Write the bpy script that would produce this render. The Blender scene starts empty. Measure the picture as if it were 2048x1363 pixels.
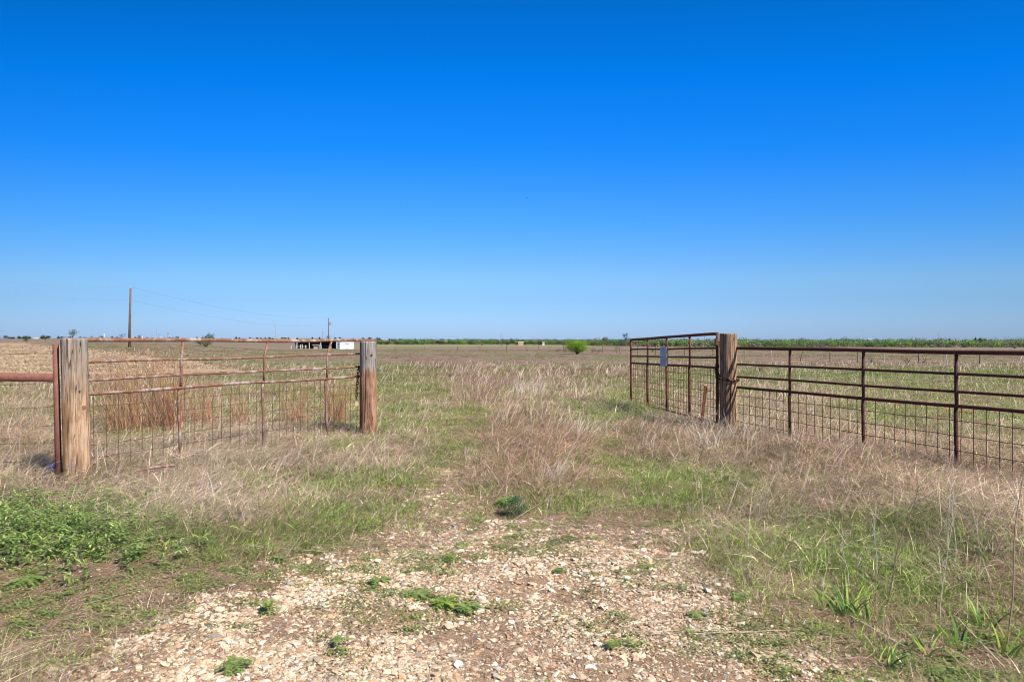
import bpy, math, random
import numpy as np
from mathutils import Vector, noise as mnoise
R_ = math.radians
rng = np.random.default_rng(7)
random.seed(7)
sc = bpy.context.scene
COL = sc.collection

# ------------------------------------------------------------------ camera
F = 1365.0; HV = 676.0; CX = 1024.0; EYE = 1.36
cam = bpy.data.cameras.new('camera'); cam.sensor_width = 36; cam.lens = F/2048*36
cam.shift_y = -(681.5-HV)/2048; cam.clip_start = .05; cam.clip_end = 20000
camo = bpy.data.objects.new('camera', cam); COL.objects.link(camo)
camo.location = (0, 0, EYE); camo.rotation_euler = (R_(90), 0, 0)
sc.camera = camo
# ------------------------------------------------------------------ light
SUN_EL, SUN_AZ = R_(46), R_(130)             # azimuth clockwise from the view direction (+Y)
EXPO = 0.8
w = bpy.data.worlds.new('World'); sc.world = w; w.use_nodes = True
nt = w.node_tree; bg = nt.nodes['Background']
sky = nt.nodes.new('ShaderNodeTexSky'); sky.sky_type = 'NISHITA'; sky.sun_disc = False
sky.sun_elevation = SUN_EL; sky.sun_rotation = SUN_AZ
sky.air_density = 1.0; sky.dust_density = 0.3; sky.ozone_density = 3.0; sky.altitude = 200
tc = nt.nodes.new('ShaderNodeTexCoord'); sx = nt.nodes.new('ShaderNodeSeparateXYZ')
ramp = nt.nodes.new('ShaderNodeValToRGB'); mul = nt.nodes.new('ShaderNodeMixRGB'); mul.blend_type = 'MULTIPLY'; mul.inputs[0].default_value = 1
gain = nt.nodes.new('ShaderNodeVectorMath'); gain.operation = 'SCALE'; gain.inputs['Scale'].default_value = 1.6
nt.links.new(tc.outputs['Generated'], sx.inputs[0]); 
def wm(op, a, b, c=None):
    n = nt.nodes.new('ShaderNodeMath'); n.operation = op
    for i, v in enumerate((a, b, c)):
        if v is None: continue
        if isinstance(v, (int, float)): n.inputs[i].default_value = v
        else: nt.links.new(v, n.inputs[i])
    return n.outputs[0]
x2 = wm('MULTIPLY', sx.outputs[0], sx.outputs[0])
nt.links.new(wm('MULTIPLY', sx.outputs[2], wm('MULTIPLY_ADD', x2, .45, 1.0)), ramp.inputs[0])
sidef = wm('MAXIMUM', wm('MULTIPLY_ADD', sx.outputs[0], .13, wm('MULTIPLY_ADD', x2, -.55, 1.0)), .62)   # polarised: darker away from the middle azimuth
nt.links.new(sky.outputs[0], mul.inputs[1]); nt.links.new(ramp.outputs[0], mul.inputs[2])
nt.links.new(mul.outputs[0], gain.inputs[0]); nt.links.new(wm('MULTIPLY', sidef, 1.6), gain.inputs['Scale']); nt.links.new(gain.outputs[0], bg.inputs[0])
bg.inputs[1].default_value = 0.10
# air tint by elevation (clear, deep-blue spring sky); position = sin(elevation), values are half gains
SKYR = [(0.0, (.22, .33, .64)), (.055, (.205, .325, .545)), (.085, (.225, .355, .54)), (.163, (.125, .36, .63)), (.266, (.028, .343, .765)), (.36, (.003, .341, .80)), (.44, (.003, .303, .67)), (.62, (.36, .42, .50))]
els = ramp.color_ramp.elements
els[0].position, els[0].color = SKYR[0][0], (*SKYR[0][1], 1)
els[1].position, els[1].color = SKYR[-1][0], (*SKYR[-1][1], 1)
for p, c in SKYR[1:-1]:
    e = els.new(p); e.color = (*c, 1)
sun = bpy.data.lights.new('sun', 'SUN'); sun.energy = 4.9; sun.angle = R_(.53); sun.color = (1, .95, .88)
suno = bpy.data.objects.new('sun', sun); COL.objects.link(suno)
sd = Vector((math.sin(SUN_AZ)*math.cos(SUN_EL), math.cos(SUN_AZ)*math.cos(SUN_EL), math.sin(SUN_EL)))
suno.rotation_euler = (-sd).to_track_quat('-Z', 'Y').to_euler(); suno.location = (30, -20, 40)
sc.view_settings.view_transform = 'Standard'; sc.view_settings.look = 'None'
sc.view_settings.exposure = EXPO; sc.view_settings.gamma = 1
sc.render.engine = 'CYCLES'
sc.cycles.pixel_filter_type = 'BLACKMAN_HARRIS'; sc.cycles.filter_width = 1.05
sc.cycles.max_bounces = 5; sc.cycles.diffuse_bounces = 3; sc.cycles.glossy_bounces = 2
sc.cycles.transmission_bounces = 3; sc.cycles.transparent_max_bounces = 4

# ------------------------------------------------------------------ helpers
def S(x, a, b):
    t = np.clip((np.asarray(x, float)-a)/(b-a), 0, 1); return t*t*(3-2*t)
_tab = np.random.default_rng(3).random(65536)
def vn(x, y, s, seed=0):                       # value noise 0..1
    x = np.asarray(x, float)/s + seed*17.31; y = np.asarray(y, float)/s + seed*9.77
    xi = np.floor(x).astype(np.int64); yi = np.floor(y).astype(np.int64); fx = x-xi; fy = y-yi
    fx = fx*fx*(3-2*fx); fy = fy*fy*(3-2*fy)
    H = lambda a, b: _tab[((a*73856093) ^ (b*19349663) ^ (seed*83492791)) & 65535]
    return (H(xi, yi)*(1-fx)+H(xi+1, yi)*fx)*(1-fy)+(H(xi, yi+1)*(1-fx)+H(xi+1, yi+1)*fx)*fy
def fbm(x, y, s, seed=0, o=3):
    a = 0; t = 0
    for k in range(o):
        a = a+vn(x, y, s/2**k, seed+k)*.5**k; t += .5**k
    return a/t
def terrain(x, y):
    x = np.asarray(x, float); y = np.asarray(y, float)
    r = x/np.maximum(y, 20)
    R = S(r, -.55, -.32); R2 = .25+.75*S(r, -.05, .4)
    z = -(1.2*S(y, 15, 75)*R + .9*S(y, 120, 230)*R + 2.8*S(y, 240, 450)*R*R2)*(1-S(y, 750, 1500)*(1-S(r, -.30, -.12)))
    d = np.hypot(x, y)
    z = z*1.0 - .0020*np.maximum(y-800, 0)*S(x/np.maximum(y, 20), -.30, -.12)
    z = z + (fbm(x, y, 1.7, 5)-.5)*.07*S(d, 1, 5) + (fbm(x, y, 12, 8)-.5)*.22*S(d, 11, 30)*(1-S(d, 400, 900))
    z = z + .07*np.exp(-((x-.32)**2/.35+(y-7.6)**2/1.6)) + .16*S((x-1.7-.10*y)/1.0, 0, 1)*S(y, 2, 4)*(1-S(y, 7, 9))*(1-S(x, 5, 8))
    z = z + .07*np.exp(-((x+4.0)**2+(y-6.2)**2)/1.2) - .20*np.exp(-((x-5.3)**2+(y-6.3)**2)/2.2)
    return z
def tz(x, y): return float(terrain(x, y))
def proj(x, y, z=None):
    y = np.maximum(y, .3)
    if z is None: z = terrain(x, y)
    return CX+F*x/y, HV+F*(EYE-z)/y
def at(u, d):
    x = (u-CX)/F*d; return x, d, tz(x, d)
def px(u, v):                                   # ground point seen at a pixel of near, flat ground
    d = F*EYE/(v-HV)
    for _ in range(12):
        x = (u-CX)/F*d; d = .5*d+.5*F*(EYE-tz(x, d))/(v-HV)
    return (u-CX)/F*d, d, tz((u-CX)/F*d, d)

def link(o, parent=None):
    COL.objects.link(o)
    if parent is not None: o.parent = parent
    return o
def tag(o, label=None, cat=None, group=None, kind=None):
    if label: o['label'] = label
    if cat: o['category'] = cat
    if group: o['group'] = group
    if kind: o['kind'] = kind
    return o
def empty(name, loc, label, cat, group=None, rz=0):
    o = bpy.data.objects.new(name, None); o.empty_display_size = .1; o.location = loc; o.rotation_euler = (0, 0, rz)
    link(o); return tag(o, label, cat, group)
def npmesh(name, V, Q, mat, parent=None, col=None, smooth=False, T=None):
    """V (n,3), Q (m,4) quads, T (k,3) triangles -> one mesh object"""
    me = bpy.data.meshes.new(name)
    V = np.asarray(V, np.float32); me.vertices.add(len(V)); me.vertices.foreach_set('co', V.ravel())
    parts = []; tot = []
    if Q is not None and len(Q): parts.append(np.asarray(Q, np.int32).ravel()); tot.append(np.full(len(Q), 4, np.int32))
    if T is not None and len(T): parts.append(np.asarray(T, np.int32).ravel()); tot.append(np.full(len(T), 3, np.int32))
    L = np.concatenate(parts); C = np.concatenate(tot)
    me.loops.add(len(L)); me.loops.foreach_set('vertex_index', L)
    me.polygons.add(len(C)); me.polygons.foreach_set('loop_start', np.concatenate([[0], np.cumsum(C)[:-1]]).astype(np.int32))
    try: me.polygons.foreach_set('loop_total', C)
    except Exception: pass
    me.polygons.foreach_set('use_smooth', np.full(len(C), bool(smooth)))
    if col is not None:
        a = me.attributes.new('col', 'FLOAT_COLOR', 'POINT')
        c = np.ones((len(V), 4), np.float32); c[:, :3] = col; a.data.foreach_set('color', c.ravel())
    me.update(calc_edges=True)
    me.materials.append(mat)
    return link(bpy.data.objects.new(name, me), parent)
class MB:
    """collects tubes, boxes and loose faces for one mesh"""
    def __init__(s): s.V = []; s.Fq = []; s.Ft = []; s.n = 0
    def add(s, V, Q=None, T=None):
        V = np.asarray(V, float).reshape(-1, 3); s.V.append(V)
        if Q is not None and len(Q): s.Fq.append(np.asarray(Q)+s.n)
        if T is not None and len(T): s.Ft.append(np.asarray(T)+s.n)
        s.n += len(V)
    def box(s, c, d, rz=0, rx=0):
        x, y, z = np.array(d)/2
        V = np.array([[a, b, e] for a in (-x, x) for b in (-y, y) for e in (-z, z)])
        if rx: c_, s_ = math.cos(rx), math.sin(rx); V = V@np.array([[1, 0, 0], [0, c_, s_], [0, -s_, c_]])
        if rz: c_, s_ = math.cos(rz), math.sin(rz); V = V@np.array([[c_, s_, 0], [-s_, c_, 0], [0, 0, 1]])
        s.add(V+np.array(c), [[0, 1, 3, 2], [4, 6, 7, 5], [0, 4, 5, 1], [2, 3, 7, 6], [0, 2, 6, 4], [1, 5, 7, 3]])
    def tube(s, P, r, n=8, cap=True):
        P = np.asarray(P, float); m = len(P)
        r = np.broadcast_to(np.asarray(r, float), (m,))
        Tn = np.gradient(P, axis=0); Tn /= np.linalg.norm(Tn, axis=1)[:, None]+1e-12
        ref = np.array([0, 0, 1.]) if abs(Tn[:, 2]).mean() < .8 else np.array([1., 0, 0])
        A = np.cross(Tn, ref); A /= np.linalg.norm(A, axis=1)[:, None]; B = np.cross(Tn, A)
        th = np.linspace(0, 2*np.pi, n, endpoint=False)
        V = P[:, None]+r[:, None, None]*(A[:, None]*np.cos(th)[None, :, None]+B[:, None]*np.sin(th)[None, :, None])
        i = np.arange(m-1)[:, None]*n; j = np.arange(n)[None]; k = (j+1) % n
        Q = np.stack([i+j, i+k, i+n+k, i+n+j], -1).reshape(-1, 4)
        T = []
        V = V.reshape(-1, 3)
        if cap:
            V = np.vstack([V, P[0], P[-1]]); b = m*n
            T = [[b, (q+1) % n, q] for q in range(n)]+[[b+1, (m-1)*n+q, (m-1)*n+(q+1) % n] for q in range(n)]
        s.add(V, Q, T)
    def prism(s, poly, z0, z1, M=None):        # outline in xy extruded; M maps (n,3)->(n,3)
        n = len(poly); V = np.array([[a, b, z0] for a, b in poly]+[[a, b, z1] for a, b in poly]+[[0, 0, z0], [0, 0, z1]], float)
        V[-2, :2] = V[-1, :2] = np.mean(poly, axis=0)
        if M is not None: V = M(V)
        s.add(V, [[i, (i+1) % n, n+(i+1) % n, n+i] for i in range(n)],
              [[2*n, (i+1) % n, i] for i in range(n)]+[[2*n+1, n+i, n+(i+1) % n] for i in range(n)])
    def build(s, name, mat, parent=None, smooth=False, col=None):
        return npmesh(name, np.vstack(s.V), np.vstack(s.Fq) if s.Fq else None, mat, parent, col, smooth,
                      np.vstack(s.Ft) if s.Ft else None)

# ------------------------------------------------------------------ materials
def new_mat(name):
    m = bpy.data.materials.new(name); m.use_nodes = True
    nt = m.node_tree; b = nt.nodes['Principled BSDF']; b.inputs['Specular IOR Level'].default_value = .25
    return m, nt, b
def N(nt, t, **k):
    n = nt.nodes.new(t)
    for a, v in k.items(): setattr(n, a, v)
    return n
def mixc(nt, f, a, b, bt='MIX'):
    n = N(nt, 'ShaderNodeMixRGB', blend_type=bt)
    for i, v in enumerate((f, a, b)):
        if hasattr(v, 'is_linked') or isinstance(v, bpy.types.NodeSocket): nt.links.new(v, n.inputs[i])
        elif i == 0: n.inputs[0].default_value = v
        else: n.inputs[i].default_value = (*v, 1)
    return n.outputs[0]
def noise(nt, vec, scale, det=4, rough=.6, out='Fac'):
    n = N(nt, 'ShaderNodeTexNoise'); n.inputs['Scale'].default_value = scale; n.inputs['Detail'].default_value = det
    n.inputs['Roughness'].default_value = rough
    if vec is not None: nt.links.new(vec, n.inputs['Vector'])
    return n.outputs[out]
def mapr(nt, v, a, b, c=0, d=1):
    n = N(nt, 'ShaderNodeMapRange'); nt.links.new(v, n.inputs[0])
    for i, q in enumerate((a, b, c, d)): n.inputs[i+1].default_value = q
    return n.outputs[0]
def bump(nt, b, h, strength=.5, dist=.01):
    n = N(nt, 'ShaderNodeBump'); n.inputs['Strength'].default_value = strength; n.inputs['Distance'].default_value = dist
    nt.links.new(h, n.inputs['Height']); nt.links.new(n.outputs[0], b.inputs['Normal'])
def objvec(nt, sc_=(1, 1, 1)):
    t = N(nt, 'ShaderNodeTexCoord'); m = N(nt, 'ShaderNodeMapping'); m.inputs['Scale'].default_value = sc_
    nt.links.new(t.outputs['Object'], m.inputs[0]); return m.outputs[0]

def leaf_mat(name, trans=.3, rough=.7):
    m, nt, b = new_mat(name)
    a = N(nt, 'ShaderNodeAttribute', attribute_name='col')
    nt.links.new(a.outputs['Color'], b.inputs['Base Color']); b.inputs['Roughness'].default_value = rough
    t = N(nt, 'ShaderNodeBsdfTranslucent'); nt.links.new(a.outputs['Color'], t.inputs[0])
    mx = N(nt, 'ShaderNodeMixShader'); mx.inputs[0].default_value = trans
    nt.links.new(b.outputs[0], mx.inputs[1]); nt.links.new(t.outputs[0], mx.inputs[2])
    nt.links.new(mx.outputs[0], nt.nodes['Material Output'].inputs[0]); return m
M_GRASS = leaf_mat('grass_blades', .28)
M_DRY = leaf_mat('dry_stems', .12, .8)
M_LEAF = leaf_mat('leaves', .3, .55)

def flat_mat(name, c, rough=.8, metal=0, var=.25, sc_=6, bs=.0):
    m, nt, b = new_mat(name); v = objvec(nt)
    f = mapr(nt, noise(nt, v, sc_, 5), .3, .7)
    nt.links.new(mixc(nt, f, tuple(x*(1-var) for x in c), tuple(min(1, x*(1+var)) for x in c)), b.inputs['Base Color'])
    b.inputs['Roughness'].default_value = rough; b.inputs['Metallic'].default_value = metal
    if bs: bump(nt, b, noise(nt, v, sc_*8, 4), bs, .004)
    return m
def rust_mat(name, dark, mid, light, patch=None, pamt=.6, ps=9):
    m, nt, b = new_mat(name); v = objvec(nt)
    c = mixc(nt, mapr(nt, noise(nt, v, 18, 6, .7), .35, .65), dark, mid)
    c = mixc(nt, mapr(nt, noise(nt, v, 60, 4, .7), .5, .72), c, light)
    if patch:
        c = mixc(nt, mapr(nt, noise(nt, v, ps, 6, .8), pamt-.06, pamt+.06), c, patch)
    nt.links.new(c, b.inputs['Base Color']); b.inputs['Roughness'].default_value = .75
    bump(nt, b, noise(nt, v, 90, 5, .7), .5, .002); return m
M_RUST = rust_mat('rusty_steel', (.055, .022, .014), (.13, .048, .026), (.26, .10, .045))
M_RUSTL = rust_mat('rust_and_galvanised', (.11, .05, .032), (.21, .095, .056), (.32, .18, .11), (.34, .30, .26), .56, 4)
M_RUSTD = rust_mat('dark_rust', (.045, .02, .016), (.10, .036, .025), (.17, .06, .035))
M_PIPE = rust_mat('oxide_pipe', (.13, .052, .037), (.19, .078, .055), (.22, .09, .065))
M_WIRE = rust_mat('rusty_wire', (.07, .035, .025), (.13, .065, .04), (.22, .12, .08))
M_GALV = flat_mat('galvanised_wire', (.42, .42, .42), .5, .4, .2, 30)
M_CHAIN = rust_mat('rusty_chain', (.05, .022, .015), (.12, .045, .025), (.2, .08, .04))
M_BRASS = flat_mat('brass', (.55, .40, .14), .45, .3, .15, 30)

def wood_mat(name, grey, tan, brown, z0, z1, zb=-1.0):
    """grain along z; weathered grey above z1 fading to raw tan/brown below z0"""
    m, nt, b = new_mat(name)
    g = objvec(nt, (1, 1, .07)); v = objvec(nt); vs = objvec(nt, (1, 1, .3))
    fine = noise(nt, g, 55, 6, .65); broad = noise(nt, g, 14, 4, .6); blot = noise(nt, vs, 7, 4, .65)
    pz = noise(nt, objvec(nt, (1, 1, .35)), 11, 4, .6)
    up = mixc(nt, mapr(nt, fine, .35, .66), tuple(x*.45 for x in grey), grey)
    lo = mixc(nt, mapr(nt, broad, .38, .62), brown, tan)
    lo = mixc(nt, mapr(nt, fine, .30, .52), tuple(x*.5 for x in brown), lo)
    lo = mixc(nt, mapr(nt, pz, .50, .68, 0, .75), lo, tuple(x*.62 for x in brown))
    lo = mixc(nt, mapr(nt, pz, .44, .30, 0, .7), lo, tuple(.5*x+.5*y for x, y in zip(grey, tan)))
    s = N(nt, 'ShaderNodeSeparateXYZ'); nt.links.new(v, s.inputs[0])
    ad = N(nt, 'ShaderNodeMath', operation='MULTIPLY_ADD'); nt.links.new(blot, ad.inputs[0]); ad.inputs[1].default_value = .9
    nt.links.new(s.outputs[2], ad.inputs[2])
    f = mapr(nt, ad.outputs[0], z0+.45, z1+.45)
    c = mixc(nt, f, lo, up)
    c = mixc(nt, mapr(nt, noise(nt, objvec(nt, (1, 1, .12)), 30, 3, .5), .66, .72), c, (.03, .02, .015))
    for cs, cw, cz in ((9, .010, .05), (17, .012, .035)):
        ck = N(nt, 'ShaderNodeMath', operation='SUBTRACT'); nt.links.new(noise(nt, objvec(nt, (1, 1, cz)), cs, 2, .5), ck.inputs[0]); ck.inputs[1].default_value = .5
        ca = N(nt, 'ShaderNodeMath', operation='ABSOLUTE'); nt.links.new(ck.outputs[0], ca.inputs[0])
        c = mixc(nt, mapr(nt, ca.outputs[0], cw*.4, cw, .85, 0), c, (.035, .022, .015))
    pit = N(nt, 'ShaderNodeTexVoronoi'); pit.inputs['Scale'].default_value = 70; nt.links.new(objvec(nt, (1, 1, .6)), pit.inputs['Vector'])
    c = mixc(nt, mapr(nt, pit.outputs['Distance'], .10, .22, .55, 0), c, tuple(x*.35 for x in grey))
    nt.links.new(c, b.inputs['Base Color']); b.inputs['Roughness'].default_value = .9
    bump(nt, b, fine, .9, .008); return m

# ------------------------------------------------------------------ layout of the ground, by place
_VV = [905, 930, 960, 1000, 1035, 1060, 1080, 1120, 1180, 1250, 1300, 1363, 1700, 4000]
_UL = [905, 880, 845, 790, 740, 680, 610, 520, 440, 330, 260, 160, -300, -3000]
_UR = [905, 915, 935, 950, 1000, 1310, 1360, 1420, 1480, 1550, 1600, 1680, 2250, 5500]
def gravelness(x, y):
    u, v = proj(x, y, 0*x)
    n = (fbm(x, y, .55, 21, 3)-.5)*2; n2 = (fbm(x, y, .16, 25, 2)-.5)*2
    ww = F*.16/np.maximum(y, .5)
    a = (u-np.interp(v, _VV, _UL))/ww; b = (np.interp(v, _VV, _UR)-u)/ww
    g = S(np.minimum(a, b)+n*2.3+n2*1.0, -1.2, 1.9)*S(v, 915, 960)
    enc = (1-S(v, 1045, 1110))*S(fbm(x, y, .45, 27, 3), .30, .52)*(1-.75*np.exp(-.5*(((u-850)/70)**2+((v-985)/40)**2)))
    return g*(1-.85*enc)
BL = []     # (u, v, ru, rv, dryness shift, height factor shift, density shift)
def blob(u, v): 
    D = np.zeros_like(u); Hh = np.zeros_like(u); De = np.zeros_like(u); Rd = np.zeros_like(u)
    for (a, b, ru, rv, d, h, e, r) in BL:
        g = np.exp(-.5*(((u-a)/ru)**2+((v-b)/rv)**2)); D += g*d; Hh += g*h; De += g*e; Rd += g*r
    return D, Hh, De, Rd
BL += [
 (520, 905, 230, 42, .7, .2, .8, .1), (380, 955, 120, 40, .4, .1, .5, -.4), (60, 905, 100, 50, .6, .35, .6, .3),
 (160, 965, 160, 18, .3, 0, .2, .1), (1085, 895, 85, 50, .7, .25, .6, 1.1), (1080, 960, 90, 35, .4, .15, .3, .9),
 (965, 775, 34, 34, .6, .3, .5, 1.2), (1035, 835, 55, 26, .6, .2, .5, 1.1), (930, 735, 45, 14, .5, .1, .3, 1.2), (880, 710, 50, 9, .5, 0, .2, 1.2), (1130, 745, 90, 12, .3, 0, .1, .9), (1180, 825, 60, 22, .3, .3, .2, -.5), (1060, 765, 30, 15, .3, .3, .2, -.9),
 (1560, 905, 190, 32, .6, .1, .6, .15), (1900, 1000, 220, 60, .8, .2, .7, .35), (1340, 868, 90, 18, .5, .1, .4, .6),
 (1700, 950, 180, 35, .65, .15, .6, .4), (1450, 850, 60, 20, .4, .4, .3, -.5), (1980, 1110, 90, 40, .35, .2, .4, -.2),
 (1480, 1020, 110, 30, .25, .1, .1, .1), (640, 800, 120, 25, .1, .1, 0, .1),
 (710, 990, 75, 28, -.5, -.2, .2, 0), (560, 1030, 110, 20, -.1, 0, .3, .2), (860, 920, 45, 30, -.4, -.2, 0, 0),
 (1270, 990, 60, 50, -.6, -.2, 0, 0), (1450, 965, 130, 30, -.85, .1, .4, -.3), (1660, 1120, 120, 32, -.7, .15, .4, -.3),
 (1830, 1130, 80, 45, -.7, .1, .3, -.3), (1890, 1210, 130, 35, -.45, -.1, .1, 0), (1230, 810, 50, 18, -.65, .2, .3, 0),
 (800, 770, 60, 50, -.35, 0, 0, 0), (915, 880, 28, 30, -.8, -.55, 0, 0), (945, 835, 22, 25, -.8, -.55, 0, 0), (1000, 770, 12, 30, -.3, -.3, 0, 0), (1240, 950, 35, 35, -.7, -.5, 0, 0), (1205, 890, 28, 30, -.75, -.5, 0, 0), (1150, 835, 28, 15, -.6, -.5, 0, 0),
 (330, 940, 160, 14, .1, .5, .3, 0), (560, 895, 120, 12, .1, .5, .3, 0), (1750, 1080, 200, 60, 0, .3, .1, 0), (1850, 930, 220, 25, .2, -.35, .1, 0), (2000, 990, 90, 30, .2, -.35, .1, 0), (110, 1070, 150, 38, -.25, 0, .2, 0), (360, 1050, 190, 26, .3, .55, 1.4, -.1), (250, 1000, 240, 22, .35, .3, .7, -.1), (150, 1112, 200, 18, -.5, .2, 1.1, 0), (450, 1088, 110, 18, -.35, .1, .9, 0), (600, 860, 60, 20, -.2, 0, 0, 0), (270, 880, 70, 20, -.35, -.1, 0, 0),
 (1180, 1060, 120, 18, -.3, -.5, -.2, 0), (1085, 1040, 110, 20, -.2, -.5, -.1, .3), (1250, 1045, 120, 14, -.2, -.5, -.2, 0), (640, 1075, 130, 18, .2, -.2, .2, .4), (1150, 900, 10, 10, 0, 0, 0, 0),
 (250, 1150, 250, 35, -.2, -.8, -.9, 0), (1900, 1330, 250, 50, -.2, -.7, -.75, 0), (1650, 1230, 60, 40, -.1, -.6, -.7, 0),
 (60, 1230, 160, 60, -.1, -.85, -.9, 0), (1750, 770, 300, 25, -.2, -.1, 0, 0), (1900, 880, 180, 40, -.35, -.2, 0, 0), (640, 790, 90, 30, -.3, 0, 0, 0)]
FIELD = [(-900, 769), (60, 768), (200, 764), (330, 753), (470, 742), (478, 731), (335, 715), (205, 701), (112, 690), (60, 686), (-900, 684)]
FIELDW = np.array([[(u-CX)/F*(F*EYE/(v-HV)), F*EYE/(v-HV)] for u, v in FIELD])
def inpoly(x, y, P):
    ins = np.zeros(np.shape(x), bool); j = len(P)-1
    for i in range(len(P)):
        xi, yi = P[i]; xj, yj = P[j]
        c = ((yi > y) != (yj > y)) & (x < (xj-xi)*(y-yi)/(yj-yi+1e-12)+xi); ins ^= c; j = i
    return ins
def zone(x, y):
    u, v = proj(x, y, 0*x)
    D, Hh, De, Rd = blob(u, v)
    d = np.hypot(x, y)
    n1 = fbm(x, y, .8, 31, 3); n2 = fbm(x, y, 3.5, 41, 3); n3 = fbm(x, y, 18, 51, 3)
    n0 = fbm(x, y, .3, 35, 2); dry = .56+(n0-.5)*.7*(1-S(d, 15, 60))+.85*D+(n1-.5)*1.3*(1-S(d, 15, 60)*.6)+(n2-.5)*.9+(n3-.5)*1.3*S(d, 12, 40)-.20*S(d, 12, 24)*(1-S(d, 45, 75))+.10*S(d, 50, 90)
    h = np.clip(1+(n2-.5)*1.0+Hh, .12, 2.2)
    red = (n3-.5)*1.5*S(d, 10, 30)+(n2-.5)*.8+Rd*.8+.12+.45*S(d, 35, 100)
    g = gravelness(x, y)
    den = np.clip(1+De, .04, 1.8)*(1-.985*g)
    h = h*(1-.8*g)
    return np.clip(dry, 0, 1), h, den, red, g

# ------------------------------------------------------------------ ground sheet
def ground():
    fr = np.linspace(-54, 54, 560); bk = np.linspace(54, 306, 90)[1:-1]
    ang = np.radians(np.concatenate([fr, bk])); na = len(ang)
    rad = np.concatenate([[.25], np.geomspace(.5, 9000, 760)]); nr = len(rad)
    RR, AA = np.meshgrid(rad, ang, indexing='ij')
    x = RR*np.sin(AA); y = RR*np.cos(AA)
    yy = np.where(y > 0, y, -y*0+.0)
    z = terrain(x, np.maximum(y, 0))
    g = gravelness(x, np.maximum(y, .3)); dry, h, den, red, _ = zone(x, np.maximum(y, .3))
    d = RR
    near = 1-S(d, 8, 14)
    z = z + near*((fbm(x, y, .09, 61, 3)-.5)*.030+(fbm(x, y, .33, 66, 2)-.5)*.03)
    soil = np.array([.13, .078, .046]); soil2 = np.array([.26, .17, .105]); straw = np.array([.22, .155, .105])
    green = np.array([.12, .135, .045]); mauve = np.array([.185, .12, .09]); grav = np.array([.42, .285, .175])
    n = fbm(x, y, .4, 71, 3)[..., None]; c = soil*(1-n)+soil2*n
    c = c*(1-g[..., None]*.30)+grav*g[..., None]*.30
    fa = S(d, 9, 40)[..., None]
    veg = straw*dry[..., None]+green*(1-dry[..., None])
    rd = np.clip(red, 0, 1)[..., None]
    veg = veg*(1-.7*rd)+mauve*.7*rd
    c = c*(1-fa)+veg*fa
    u, v = proj(x, np.maximum(y, 1), z)
    # large bands of the far pasture: a green swale before the woods, paler hay beside the ploughed land
    gb = np.exp(-.5*((np.clip(d, 0, 2000)-360)/55)**2)*(S(u, 640, 760))*(1-S(u, 1150, 1300))
    gb = (gb+np.exp(-.5*((d-150)/18)**2)*(1-S(u, 330, 480))*.5)[..., None]
    c = c*(1-gb*.85)+np.array([.20, .235, .075])*gb*.85
    fm = (S(d, 170, 260)*(1-.6*vn(x, y, 90, 77)))[..., None]*(1-gb)
    c = c*(1-fm*.6)+np.array([.175, .118, .088])*fm*.6
    i = np.arange(nr-1)[:, None]*na; j = np.arange(na)[None]; k = (j+1) % na
    Q = np.stack([i+j, i+na+j, i+na+k, i+k], -1).reshape(-1, 4)[:, ::-1]
    V = np.stack([x, y, z], -1).reshape(-1, 3)
    V = np.vstack([V, [0, 0, tz(0, 0)]]); c = np.vstack([c.reshape(-1, 3), soil])
    T = [[len(V)-1, (q+1) % na, q] for q in range(na)]
    m, nt, b = new_mat('pasture_soil')
    a = N(nt, 'ShaderNodeAttribute', attribute_name='col'); ov = objvec(nt)
    n1 = noise(nt, ov, 14, 8, .7); n2 = noise(nt, ov, 120, 4, .7); n3 = noise(nt, ov, 1.3, 6, .7)
    c1 = mixc(nt, 1.0, a.outputs['Color'], mixc(nt, mapr(nt, n1, .3, .7), (.55, .55, .55), (1.4, 1.38, 1.35)), 'MULTIPLY')
    c1 = mixc(nt, 1.0, c1, mixc(nt, mapr(nt, n2, .3, .7), (.7, .7, .7), (1.3, 1.3, 1.3)), 'MULTIPLY')
    c1 = mixc(nt, 1.0, c1, mixc(nt, mapr(nt, n3, .3, .7), (.82, .82, .82), (1.2, 1.18, 1.15)), 'MULTIPLY')
    ga = N(nt, 'ShaderNodeAttribute', attribute_name='pebbles')
    vo = N(nt, 'ShaderNodeTexVoronoi'); vo.inputs['Scale'].default_value = 130; nt.links.new(ov, vo.inputs['Vector'])
    vs = N(nt, 'ShaderNodeSeparateColor'); nt.links.new(vo.outputs['Color'], vs.inputs[0])
    peb = mixc(nt, vs.outputs[1], (.62, .47, .32), (.36, .24, .15))
    am = N(nt, 'ShaderNodeMath', operation='MULTIPLY'); nt.links.new(mapr(nt, vs.outputs[0], .45, .55), am.inputs[0]); nt.links.new(mapr(nt, vo.outputs['Distance'], .42, .25), am.inputs[1])
    am2 = N(nt, 'ShaderNodeMath', operation='MULTIPLY'); nt.links.new(am.outputs[0], am2.inputs[0]); nt.links.new(ga.outputs['Fac'], am2.inputs[1])
    c1 = mixc(nt, am2.outputs[0], c1, peb)
    hs = N(nt, 'ShaderNodeMath', operation='MULTIPLY_ADD'); nt.links.new(am2.outputs[0], hs.inputs[0]); hs.inputs[1].default_value = .6; nt.links.new(n2, hs.inputs[2])
    nt.links.new(c1, b.inputs['Base Color']); b.inputs['Roughness'].default_value = .95
    bump(nt, b, hs.outputs[0], .8, .01)
    o = npmesh('ground', V, Q, m, None, c, True, T)
    a = o.data.attributes.new('pebbles', 'FLOAT', 'POINT'); a.data.foreach_set('value', np.append(g.ravel(), 1).astype(np.float32))
    tag(o, 'brown soil of the pasture and gateway reaching to the horizon', 'ground', kind='structure')
ground()

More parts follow.
